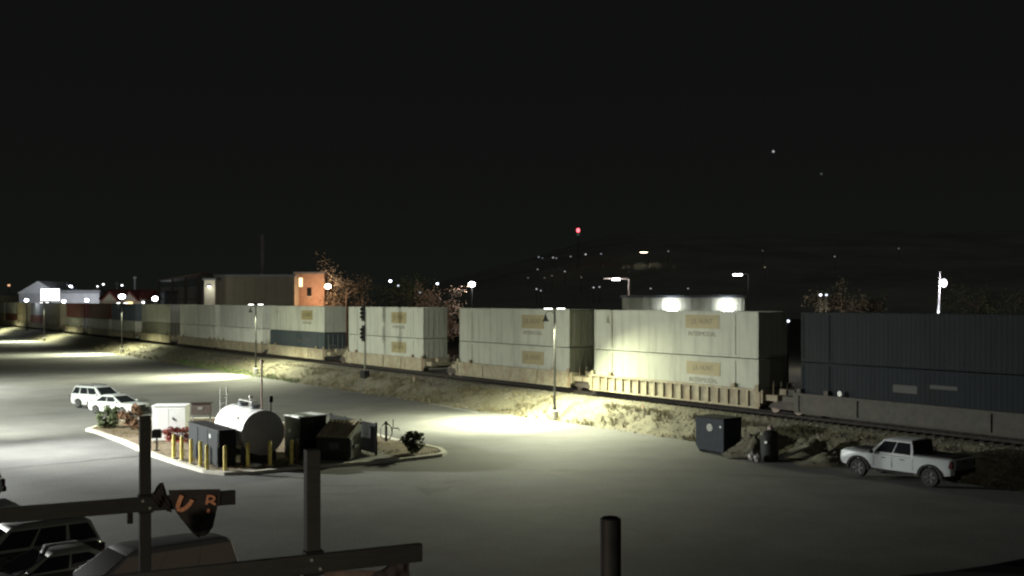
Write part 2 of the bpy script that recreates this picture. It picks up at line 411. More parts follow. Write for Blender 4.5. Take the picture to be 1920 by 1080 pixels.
# locking cones between containers stay with frames; well cars
def well_car(kind, loc, label):
    key = 'well '+kind
    if key in protos: return dup(protos[key], loc, RZT, label)
    t = thing('well_car', label, 'railway wagon', loc, RZT, 'well cars of the train')
    LW = 16.7
    m = M_rustk if kind == 'darker' else M_rust
    for sy in (-1,1):
        b = MB(); y = sy*1.44
        b.box((0,y,.83),(LW,.10,1.0)); b.box((0,y+sy*.07,1.37),(LW,.24,.12)); b.box((0,y+sy*.05,.30),(LW,.2,.1))
        if kind == 'ribbed':
            x = -LW/2+.3
            while x < LW/2-.2: b.box((x,y+sy*.11,.83),(.16,.14,.92)); x += .86
        else:
            for x in (-LW/2+.2,-4,4,LW/2-.2): b.box((x,y+sy*.08,.83),(.18,.08,.92))
        for x in (-LW/2+.25,LW/2-.25,-6.1,6.1): b.box((x,y,1.55),(.3,.14,.28))
        b.build('side_sill', m, t)
    b = MB(); b.box((0,0,.28),(LW-.4,2.6,.1)); b.build('floor', M_rustd, t)
    for sx in (-1,1):
        b = MB(); xx = sx*(LW/2+.55)
        b.box((xx,0,.95),(1.3,2.5,.35)); b.box((sx*(LW/2+.1),0,1.0),(.2,2.9,.8)); b.box((xx+sx*.5,0,1.25),(.5,1.2,.45))
        b.tube([(xx+sx*.3,-1.2,1.1),(xx+sx*.3,-1.2,1.9),(xx+sx*.3,-.5,1.9),(xx+sx*.3,-.5,1.1)],.025,6)
        b.build('end_platform', m, t)
    xx = -(LW/2+1.25)
    b = MB()
    for sy in (-1,1):
        y = sy*1.0
        b.prism([(xx-1.2,.38),(xx-.95,.6),(xx-.35,.82),(xx+.35,.82),(xx+.95,.6),(xx+1.2,.38),(xx+.6,.3),(xx-.6,.3)], y-.09, y+.09, 'XZ')
    b.box((xx,0,.6),(.4,2.0,.3)); tr = b.build('bogie', M_rustd, t, smooth=True)
    for dx in (-.9,.9):
        for sy in (-1,1):
            b = MB(); b.lathe([(.1,-.07),(.42,-.07),(.46,-.03),(.46,.06),(.1,.07)],(xx+dx,sy*.76,.46),'Y',20); b.build('wheel', M_rail, tr, smooth=True)
    b = MB(); b.box((xx,0,.78),(2.6,.35,.22)); b.box((xx,0,1.05),(.6,.5,.5)); b.build('coupler', M_rustd, t)
    protos[key] = t; return t
car_lab = ['dark','ribbed rusty','plain brown','plain brown','plain rusty','rusty','rusty','rusty','rusty','rusty','rusty','rusty','rusty','rusty','rusty','rusty']
for i,(s0,lo,up) in enumerate(stacks):
    k = 'darker' if i == 0 else ('ribbed' if i in (1,5,8) else 'plain')
    well_car(k, T(s0+LC/2,-1.3,ZR), f"{car_lab[i]} well wagon under the stack {ords[i]}")
# ------------------------------------------------------------------ lamp poles
COL1 = (.97,1.0,0.68)
M_lens = emit('lamp lens', (1,1,.93), 14)
M_pole = mat('painted pole', (0.014,0.014,0.013), 0.7, 0, spec=.1, var=.2)
def parking_lamp(loc, label, first=None):
    if first: return dup(first, loc, RZT, label)
    t = thing('parking_lamp', label, 'street lamp', loc, RZT, 'lamp poles along the railway bank')
    b = MB(); b.lathe([(.29,0),(.29,.72),(.26,.76)],n=20); b.build('concrete_base', M_conc, t, smooth=True)
    b = MB(); b.lathe([(.16,.76),(.14,.9),(.085,1.05),(.075,4.0),(.06,8.05),(.06,8.2)],n=14); b.build('pole', M_pole, t, smooth=True)
    for sy in (-1,1):   # local -y points to the lot
        b = MB(); b.bar((0,0,8.02),(0,sy*.3,8.02),.06); b.build('arm', M_pole, t)
        b = MB(); b.box((0,sy*.56,8.03),(.34,.62,.1)); hd = b.build('lamp_head', M_pole, t, bevel=.02)
        b = MB(); b.box((0,sy*.56,7.965),(.28,.5,.03)); b.build('lens', M_lens, hd)
    b = MB(); b.tube([(0,0,7.55),(-.1,-.12,7.75),(-.3,-.3,7.8),(-.45,-.42,7.7),(-.48,-.45,7.5)],.025,8); b.build('hook_arm', M_pole, t, smooth=True)
    b = MB(); b.lathe([(.04,7.55),(.06,7.48),(.1,7.35),(.13,7.25),(.25,7.08),(.24,7.06),(.02,7.2)],(-.48,-.45,0),n=18); b.build('bell_shade', M_blk, t, smooth=True)
    return t
lamp_pts = [(P(1040,789)),T(0,0),T(0,0),T(0,0),T(0,0)]
base = P(1040,789); 
sl0 = (base.x-OX)*-SA+(base.y-OY)*CA; nl0 = (base.x-OX)*-CA+(base.y-OY)*-SA
labs = ['tall dark lamp pole on concrete base in front of the white containers','lamp pole standing behind the fuel tank, second from the right','lamp pole by the third asphalt light pool from the right','lamp pole left of the red-roofed house, fourth from the right','farthest lamp pole, at the left edge of the frame']
dl = [0,55.5,114,176,238]; l0 = None
def lvec(n_, s_=0, z_=0): return T(s_,n_,z_)-T(0,0,0)
for i in range(5):
    s = sl0+dl[i]; n = nl0+(.0 if i == 0 else 1.1)
    p = T(s,n,0); p.z = max(0,bank_z(s,n))-.05 if i else .0
    o = parking_lamp(p, labs[i], l0); l0 = l0 or o
    zl = p.z+6.97
    spot(T(s,n+.75,zl), 17500 if i == 0 else 15000, COL1, 160, .5, .2, tuple(lvec(.36,0,-1)))
    spot(T(s,n+.75,zl), 47000 if i == 0 else 75000, COL1, 92, 1, .2, tuple(lvec(.5 if i == 0 else .8,.2,-1)))
    spot(T(s,n-.6,zl), 9500 if i == 0 else 900, COL1, 150, 1, .2, tuple(lvec(.05,-.5,-1)))
# lamps out of the left frame edge, they light the lot and the island
def lot_lamp(label,loc):
    t = thing('parking_lamp', label, 'street lamp', loc)
    b = MB(); b.lathe([(.29,0),(.29,.72),(.26,.76)],n=20); b.build('concrete_base', M_conc, t, smooth=True)
    b = MB(); b.lathe([(.09,.76),(.06,8.6)],n=14); b.build('pole', M_pole, t, smooth=True)
    b = MB(); b.box((.5,0,8.5),(1.0,.06,.06)); b.box((.95,0,8.5),(.6,.34,.1)); hd = b.build('lamp_head', M_pole, t)
    b = MB(); b.box((.95,0,8.43),(.5,.28,.03)); b.build('lens', M_lens, hd)
lot_lamp('lamp pole left of the frame, level with the island',(-37,59.5,0))
lot_lamp('lamp pole left of the frame, level with the white cars',(-59,98,0))
spot((-58,98,8.3), 52000, (.97,1,.86), 162, .5, .2, (.45,.1,-1))
spot((-36.05,59.5,8.35), 74000, (.98,1,.94), 84, 1, .2, (3.9,.55,-1))
spot((-36.05,59.5,8.35), 33000, (.98,1,.94), 150, .8, .2, (1.25,-.95,-1))
spot((-36.2,59.9,8.35), 80000, (.97,1,.86), 96, 1, .2, (.5,3.0,-1))
t = thing('wall_lamp','warm lamp on the viewer side of the lot, below the lower frame edge','wall lamp',(-4.5,1.5,6.4))
b = MB(); b.box((0,-.1,.1),(.3,.2,.3)); b.build('housing', M_gun, t)
b = MB(); b.box((0,.04,.05),(.24,.08,.2)); b.build('lens', emit('warm lens',(1,.8,.55),6), t)
b = MB(); b.bar((0,-.15,-6.4),(0,-.15,0),.1); b.build('post', M_pole, t)
point((-4.5,1.9,6.4), 1250, (1,.84,.66), .12)

# ------------------------------------------------------------------ island
def poly_offset(poly, d):
    n = len(poly); out = []
    cx = sum(p[0] for p in poly)/n; cyy = sum(p[1] for p in poly)/n
    for i in range(n):
        a,b,c = Vector(poly[i-1]),Vector(poly[i]),Vector(poly[(i+1)%n])
        n1 = Vector((-(b-a).y,(b-a).x)).normalized(); n2 = Vector((-(c-b).y,(c-b).x)).normalized()
        nn = (n1+n2).normalized()
        out.append(tuple(b+nn*d))
    return out
ipx = [(160,808),(176,812),(225,830),(280,855),(335,874),(380,887),(420,891.5),(480,889),(520,885),(556,881),(600,877.5),(660,873),(740,867),(800,860),(830,856),(839,851),(830,844),(790,835),(745,827),(690,812),(600,800),(500,792),(400,786),(250,788),(185,799)]
ipoly = [tuple(P(*q).xy) for q in ipx]
if sum(ipoly[i-1][0]*ipoly[i][1]-ipoly[i][0]*ipoly[i-1][1] for i in range(len(ipoly))) < 0: ipoly.reverse()
inner = poly_offset(ipoly, .34)
g = MB(); n = len(ipoly)
for p in ipoly: g.v.append((p[0],p[1],0))
out2 = poly_offset(ipoly,.03)
for p in out2: g.v.append((p[0],p[1],.15))
for p in inner: g.v.append((p[0],p[1],.15))
for p in inner: g.v.append((p[0],p[1],.0))
for i in range(n):
    j=(i+1)%n
    for k in range(3): g.f.append((k*n+i,k*n+j,(k+1)*n+j,(k+1)*n+i))
M_curb = mat('pale concrete kerb', (0.55,0.53,0.45), 0.85, var=0.12, scale=2, stain=(0.6,0.35,(0.3,0.28,0.22),(1,1,1)))
struct(g.build('kerb', M_curb))
M_mul = mat('mulch', (0.15,0.115,0.07), 0.95, var=0.5, scale=3, bump=.8)
g = MB(); g.add([(p[0],p[1],.11) for p in inner],[tuple(range(n))]); struct(g.build('island_bed', M_mul))
# concrete pad under the bins
g = MB(); g.add([(p.x,p.y,.118) for p in (P(560,878),P(742,866),P(712,848),P(640,836),P(540,846))],[(0,1,2,3,4)]); struct(g.build('concrete_pad', mat('worn concrete pad',(0.2,0.195,0.17),.9,var=.2,scale=2)))
xs = [p[0] for p in inner]; ysn = [p[1] for p in inner]
def inpoly(x,y,poly):
    c = False
    for i in range(len(poly)):
        (x1,y1),(x2,y2) = poly[i-1],poly[i]
        if (y1>y) != (y2>y) and x < (x2-x1)*(y-y1)/(y2-y1)+x1: c = not c
    return c
sp = []
while len(sp) < 1500:
    x,y = random.uniform(min(xs),max(xs)),random.uniform(min(ysn),max(ysn))
    if inpoly(x,y,inner) and noise2(x*.9,y*.9) > 0: sp.append((x,y,.11))
tag(tufts('leaf_litter', sp, M_leafd, (.04,.14), 4, .2), 'dry brown leaf litter on the kerbed island bed', 'leaf litter', kind='stuff')

def bush(name, label, c, r, m, n=700, leaf=.11, stems=7, cat='bush'):
    t = thing(name, label, cat, c)
    b = MB()
    for k in range(stems):
        a = random.uniform(0,6.28); q = random.uniform(.3,.9)
        b.tube([(0.05*math.cos(a),.05*math.sin(a),0),(r[0]*.4*q*math.cos(a),r[1]*.4*q*math.sin(a),r[2]*.7),(r[0]*.7*q*math.cos(a),r[1]*.7*q*math.sin(a),r[2]*1.5)],[.025,.018,.008],5)
    b.build('stem', M_bark, t)
    clumps = []
    for k in range(18):
        v = Vector((random.uniform(-.6,.6),random.uniform(-.6,.6),random.uniform(-.7,.6))); clumps.append((v, random.uniform(.22,.42)))
    b = MB()
    for k in range(n):
        cc,cr = random.choice(clumps)
        v = Vector((random.gauss(0,1),random.gauss(0,1),random.gauss(0,1))).normalized()*cr*random.random()**.4+cc
        p = Vector((v.x*r[0],v.y*r[1],r[2]+v.z*r[2]))
        if p.z < .05: p.z = random.uniform(.05,.3)
        d = Vector((random.gauss(0,1),random.gauss(0,1),random.gauss(0,.7))).normalized()*leaf*random.uniform(.6,1.3)
        e = d.cross(Vector((random.gauss(0,1),random.gauss(0,1),random.gauss(0,1)))).normalized()*leaf*.45
        b.add([p-d*.5,p+e,p+d*.5,p-e],[(0,1,2,3)])
    b.build('foliage', m, t, fix=False); return t
M_leafb = mat('russet leaves', (0.21,0.125,0.075), 0.8, var=0.4, scale=1.5)
M_leafr = mat('red leaves', (0.24,0.05,0.035), 0.8, var=0.4, scale=1.5)
bush('bush','dull green round bush at the left tip of the kerbed island, before the white cars',P(203,803,.1),(.85,.85,.82),M_leafg,1900,.14)
bush('bush','russet brown bush beside the green one, before the white cars',P(246,806,.1),(.82,.82,.92),M_leafb,1900,.14)
bush('bush','red leaved low shrub between the white cabinet and yellow bollards',P(332,829,.1),(1.0,.75,.5),M_leafr,1300,.13)
bush('bush','dark scruffy bush near the right tip of the kerbed island',P(772,851,.1),(.78,.7,.66),mat('dark leaves',(0.07,0.08,0.045),.8,var=.5,scale=1.5),1300,.14)

# white cabinet
M_wht = mat('white enamel', (0.75,0.77,0.76), 0.4, var=.05, scale=2, stain=(1.2,.2,(.5,.5,.46),(2,2,.4)))
p = P(315,828,.11); p.y += .6
t = thing('storage_cabinet','white tall cabinet with a small dark emblem, beside the red shrub','cabinet',p,R(4))
b = MB(); b.box((0,0,1.06),(1.96,1.2,2.08)); b.build('body', M_wht, t, bevel=.03)
b = MB(); b.box((0,0,2.13),(2.02,1.26,.06)); b.build('roof', M_wht, t)
b = MB(); b.box((-.49,-.61,1.04),(.95,.03,1.9)); b.box((.49,-.61,1.04),(.95,.03,1.9)); b.build('door', M_wht, t)
b = MB(); b.prism([(.20,1.52),(.30,1.42),(.42,1.28),(.36,1.22),(.27,1.34),(.24,1.3),(.19,1.36),(.25,1.42)],-.645,-.63,'XZ'); b.build('emblem', M_gun, t)
b = MB(); b.box((0,0,.0),(1.9,1.1,.06)); b.build('plinth', M_blk, t)
# brown cabinet behind
p = P(364,824,.11); p.y += 3.2; p.x -= .6
t = thing('meter_cabinet','brown meter cabinet on two posts behind the dark grey enclosure','cabinet',p,R(12))
b = MB(); b.box((.1,0,1.55),(1.25,.55,.72)); b.build('body', mat('brown paint',(0.09,0.07,0.06),.6), t, bevel=.02)
b = MB(); b.box((.1,0,1.945),(1.4,.7,.06)); b.build('roof', M_rustd, t)
for x in (-.45,.65): 
    b = MB(); b.box((x,0,.6),(.08,.08,1.2)); b.build('leg', M_gal, t)
b = MB(); b.box((.05,-.285,1.6),(.3,.02,.18)); b.build('meter_plate', M_gal, t)
# black post box
p = P(294,845,.11)
t = thing('post_box','small black box on a post in front of the white cabinet','post box',p,R(10))
b = MB(); b.tube([(0,0,0),(0,0,.75)],.05,10); b.build('post', M_blk, t); b = MB(); b.box((0,0,.02),(.3,.3,.04)); b.build('base_plate', M_blk, t)
b = MB(); b.prism([(-.25,.72),(.25,.72),(.25,1.1),(.18,1.2),(-.18,1.2),(-.25,1.1)],-.2,.2,'XZ'); b.build('body', M_blk, t, bevel=.015)
b = MB(); b.box((-.30,-.05,1.13),(.5,.06,.05)); b.build('handle', M_gun, t)
# dark grey enclosure along the track direction
M_enc = mat('dark slate panel', (0.018,0.022,0.025), 0.7, 0, spec=.15, var=.12, scale=1.5, stretch=(1,1,.3))
pa = P(410,876,.11); 
L_ = 4.9
t = thing('equipment_enclosure','dark slate grey steel enclosure behind the yellow bollards, left of the tank','enclosure',(pa.x,pa.y,.11),RZT)
b = MB(); b.box((-L_/2,.45,.90),(L_,.9,1.80)); b.build('body', M_enc, t, bevel=.02)
b = MB(); b.box((-L_/2,.45,1.83),(L_+.06,.96,.06)); b.build('lid', M_blk, t)
for x in (-.85,-2.45,-4.05):
    b = MB(); b.box((x,-.012,.92),(1.5,.03,1.62)); b.build('panel', M_enc, t)
b = MB(); b.lathe([(.0,.0),(.11,.0),(.11,.02),(0,.02)],(-1.25,-.045,1.45),'Y',14); b.build('round_label', M_wht, t)
# fuel tank
M_tank = mat('white tank paint', (0.74,0.75,0.74), 0.45, var=.05, scale=1, stain=(.8,.25,(.5,.48,.42),(2,2,.5)))
pf = Vector((-12.96,55.6,.11)); LT = 4.3; RT = 1.17
t = thing('fuel_tank','large white horizontal fuel tank with shade-darkened round end, on cradles in the island','tank',pf,RZT)
zc = 1.56; prof = [(.02,-LT-.22),(.55,-LT-.17),(.95,-LT-.07),(RT,-LT+.05),(RT,-.05)]
b = MB(); b.lathe(prof+[(RT,0)],(0,0,zc),'X',40); b.build('shell', M_tank, t, smooth=True)
M_tend = mat('shaded tank end', (0.34,0.34,0.32), 0.6, var=.15, scale=2)  # white tank's end toned darker: its shade is put into the colour
b = MB(); b.lathe([(RT-.01,.003),(.95,.09),(.55,.17),(.02,.2)],(0,0,zc),'X',40); b.build('end_cap', M_tend, t, smooth=True)
for x in (-.55,-2.15,-3.75):
    b = MB(); b.lathe([(RT+.001,-.03),(RT+.016,-.03),(RT+.016,.03),(RT+.001,.03)],(x,0,zc),'X',40); b.build('weld_band', M_gal, t, smooth=True)
b = MB(); b.box((-1.5,-RT*.83-.02,zc+.62),(.9,.03,.35)); b.build('warning_plate', M_gal, t)
for x in (-.7,-LT+.7):
    b = MB(); b.prism([(-.95,0),(.95,0),(.95,.75),(.8,.82),(.4,.52),(0,.42),(-.4,.52),(-.8,.82),(-.95,.75)],x-.1,x+.1,'YZ'); b.build('cradle', M_gun, t)
for x in (-1.1,-2.9):
    b = MB(); b.lathe([(.28,0),(.28,.2),(.34,.2),(.34,.26),(.05,.28)],(x,0,zc+RT-.05),'Z',16); b.build('hatch', M_gun, t, smooth=True)
for x,h in ((-.35,2.55),(-2.0,.55)):
    b = MB(); b.tube([(x,.05,zc+RT-.05),(x,.05,zc+RT+h)],.05,10); b.box((x,.05,zc+RT+h),(.16,.16,.12)); b.build('vent_pipe', M_gal if x<-1 else mat('red oxide pipe',(0.2,0.11,0.09),.6), t)
b = MB(); b.tube([(-.1,.45,zc+RT-.2),(-.1,.45,zc+RT+.45)],.04,8); b.box((-.1,.45,zc+RT+.55),(.2,.16,.32)); b.build('gauge', M_blk, t)
b = MB(); b.bar((-1.2,0,zc+RT+.33),(-3.2,0,zc+RT+.33),.35,.05)
for x in (-1.3,-3.1): b.bar((x,-.15,zc+RT-.1),(x,-.15,zc+RT+.31),.05)
b.build('walkway', M_gal, t)
b = MB(); 
for y in (-.18,.18): b.bar((-LT-.5,y-.5,0),(-LT-.35,y-.5,zc+RT+.9),.05)
for k in range(9): b.bar((-LT-.5+.015*k,-.68,.3+.35*k),(-LT-.5+.015*k,-.32,.3+.35*k),.035)
b.build('ladder', M_gal, t)
b = MB(); b.box((.215,-.2,zc+.15),(.01,.34,.1)); b.build('label_plate', M_gal, t)
# hoses and pump frame beneath the tank on the lot side
t = thing('fuel_pump','grey pump with hose standing beside the tank cradle','pump',T(0,0,0),RZT)
t.location = pf+lvec(1.35,1.5); t.location.z = .11
b = MB(); b.box((0,0,.45),(.5,.4,.9)); b.build('body', M_gun, t, bevel=.03)
b = MB(); b.tube([(.25,-.1,.8),(.45,-.15,.95),(.6,-.1,.6),(.5,-.1,.2),(.3,-.15,.5),(.27,-.2,.75)],.025,8); b.build('hose', M_rub, t, smooth=True)
b = MB(); b.lathe([(.0,0),(.13,0),(.13,.05),(0,.06)],(0,-.2,.68),'Y',14); b.build('dial', M_gal, t)
# bollards
bl = [(326,860,1.0),(341,863.5,1),(358.5,870,1),(376,875,1),(388,882,1),(422,884.5,1),(465,878,.98),(506,874,1),(547,872,1)]
bn = ['first yellow bollard at the left end of the row by the red shrub','second yellow bollard from the left, beside the red shrub','yellow bollard at the left corner of the slate grey enclosure','yellow bollard at the middle of the slate grey enclosure','yellow bollard at the right corner of the slate grey enclosure','bright yellow bollard between the slate enclosure and the tank end','dim yellow bollard at the left side of the tank end','dim yellow bollard before the right half of the tank end','dim yellow bollard right of the tank, by the bin enclosure']
b0 = None
for (x,y,k),lb in zip(bl,bn):
    p = P(x,y,.1)
    if b0: dup(b0,p,0,lb)
    else:
        b0 = thing('bollard',lb,'bollard',p,0,'yellow bollards along the island kerb')
        b = MB(); b.lathe([(.095,0),(.095,1.22),(.08,1.27),(.04,1.3),(.01,1.31)],n=16); b.build('post',M_yel,b0,smooth=True)
        b = MB(); b.lathe([(.2,0),(.2,.05),(.1,.06)],n=16); b.build('footing',M_conc,b0)
t = thing('rusty_post','rusty brown pipe post beside the last dim bollard','post',P(557,873,.1)); b = MB(); b.lathe([(.06,0),(.06,1.35),(.02,1.37)],n=12); b.build('pipe',mat('rust brown',(.12,.07,.045),.8),t); b=MB(); b.lathe([(.16,0),(.16,.06),(.06,.07)],n=12); b.build('footing',M_conc,t)
# small white litter on the bed
t = MB(); t.v = []; 
random.seed(3)
g = MB(); g.sphere((0,0,.12),(.34,.2,.14),9,6); g.sphere((.2,.1,.1),(.2,.16,.1),8,5)
o = g.build('plastic_bag', mat('white plastic',(.5,.52,.5),.5), smooth=True, loc=P(477,877,.1)); tag(o,'crumpled white plastic bag lying below the tank end','bag')

# bin enclosure: tall box with pale top, fence, dumpster
M_db = mat('dark green paint', (0.03,0.038,0.032), 0.5, .1, var=.25, scale=3)
M_pal = mat('pale sheet metal', (0.68,0.72,0.68), 0.5, var=.06, scale=2)
p = Vector(Q(573,860,57.6)); p.z = .11
t = thing('waste_compactor','tall dark box with a pale flat top, left of the open dumpster','compactor',p,RZT+R(12))
b = MB(); b.box((0,0,1.13),(1.45,1.7,2.2)); b.build('body', mat('near black green paint',(0.014,0.017,0.015),.55), t, bevel=.02)
b = MB(); b.box((0,0,2.27),(1.55,1.8,.07)); b.build('top', M_pal, t)
b = MB(); b.box((.735,0,.7),(.03,1.2,.9)); b.build('hatch', M_blk, t)
b = MB(); b.lathe([(.0,0),(.1,0),(.1,.03),(0,.03)],(-.2,-.88,1.5),'Y',12); b.build('round_label', M_gal, t)
# fence
M_fen = mat('charcoal fence panel', (0.022,0.024,0.022), 0.85, spec=.1, var=.2, scale=3, stretch=(3,3,.3))
pr = P(705,854,.11)
t = thing('screen_fence','charcoal screen fence standing behind the dumpster','fence',pr,RZT)
for k in range(3):
    b = MB(); b.box((-1.0-k*1.95,0,.92),(1.85,.05,1.62)); 
    for q in range(10): b.box((-1.0-k*1.95-.83+q*.185,-.03,.92),(.15,.03,1.58))
    b.build('panel', M_fen, t)
for k in range(4): b = MB(); b.box((-k*1.95,0,.9),(.11,.11,1.8)); b.build('post', M_blk, t)
b = MB(); b.bar((-3.9,.8,1.72),(0,.02,1.78),.08); 
# dumpster
def dumpster(name, label, p, rz, m, W=1.85, D=1.3, zf=1.25, zb=1.7, lidm=None):
    t = thing(name,label,'dumpster',p,rz)
    b = MB(); b.prism([(-D/2,.12),(D/2,.12),(D/2+.0,zb-.06),(-D/2-.12,zf-.06),(-D/2-.12,.5)],-W/2,W/2,'YZ'); b.build('body', m, t, bevel=.02)
    for sx in (-1,1):
        b = MB(); b.box((sx*(W/2+.05),-.05,.75),(.1,.75,.16)); b.box((sx*(W/2+.03),-D/2,.7),(.06,.08,.95)); b.build('lift_sleeve', m, t)
    b = MB(); b.box((0,-D/2-.15,zf-.1),(W+.1,.08,.1)); b.box((0,D/2+.03,zb-.1),(W+.1,.08,.1)); b.build('rim', m, t)
    for sx in (-1,1):
        b = MB(); x = sx*W/4; q = [(x-W/4+.02,-D/2-.22,zf-.02),(x+W/4-.02,-D/2-.22,zf-.02),(x+W/4-.02,D/2+.05,zb),(x-W/4+.02,D/2+.05,zb)]
        b.slab(q,.05); ld = b.build('lid', lidm or M_blk, t)
        b = MB()
        for k in (-.25,0,.25): b.slab([(x+k*W/2-.05,-D/2-.1,zf+.065),(x+k*W/2+.05,-D/2-.1,zf+.065),(x+k*W/2+.05,D/2-.1,zb+.03),(x+k*W/2-.05,D/2-.1,zb+.03)],.03)
        b.build('lid_rib', lidm or M_blk, ld)
    for sx in (-1,1):
        for sy in (-1,1):
            b = MB(); b.lathe([(.02,-.04),(.09,-.04),(.09,.04),(.02,.04)],(sx*(W/2-.2),sy*(D/2-.2),.09),'X',12); b.build('castor', M_rub, t)
    return t
p = Vector(Q(637,858,56.9)); p.z = .12
M_lid = mat('worn khaki lid', (0.45,0.40,0.27), 0.6, var=.2, scale=2.5, stain=(2.2,.7,(.24,.17,.10),(3,.5,1)))
t = dumpster('dumpster','dark green dumpster with two worn khaki lids, inside the screen fence',p,R(-14),M_db,1.85,1.5,1.28,1.95,M_lid)
b = MB(); b.box((.05,-.895,.8),(.55,.02,.34)); b.build('label_plate', mat('grey sticker',(.12,.12,.11),.6), t)
# bicycle rack hoop with a post
p = P(724,827,.11)
t = thing('hose_stand','dark upright post with a round hose hoop, right of the screen fence','hose stand',p,R(8))
b = MB(); b.box((0,0,.6),(.14,.12,1.2)); b.build('post', M_blk, t)
b = MB(); b.tube([(math.cos(a)*.36,.1,.55+math.sin(a)*.5) for a in [i*2*math.pi/24 for i in range(25)]],.04,8,cap=False); b.build('hoop', mat('grey hose',(.2,.19,.16),.6), t, smooth=True)
b = MB(); b.tube([(.35,.1,.75),(.75,.1,.75),(.8,.1,.6)],.035,8); b.box((.42,.1,1.05),(.05,.05,.5)); b.build('tap', M_gal, t)

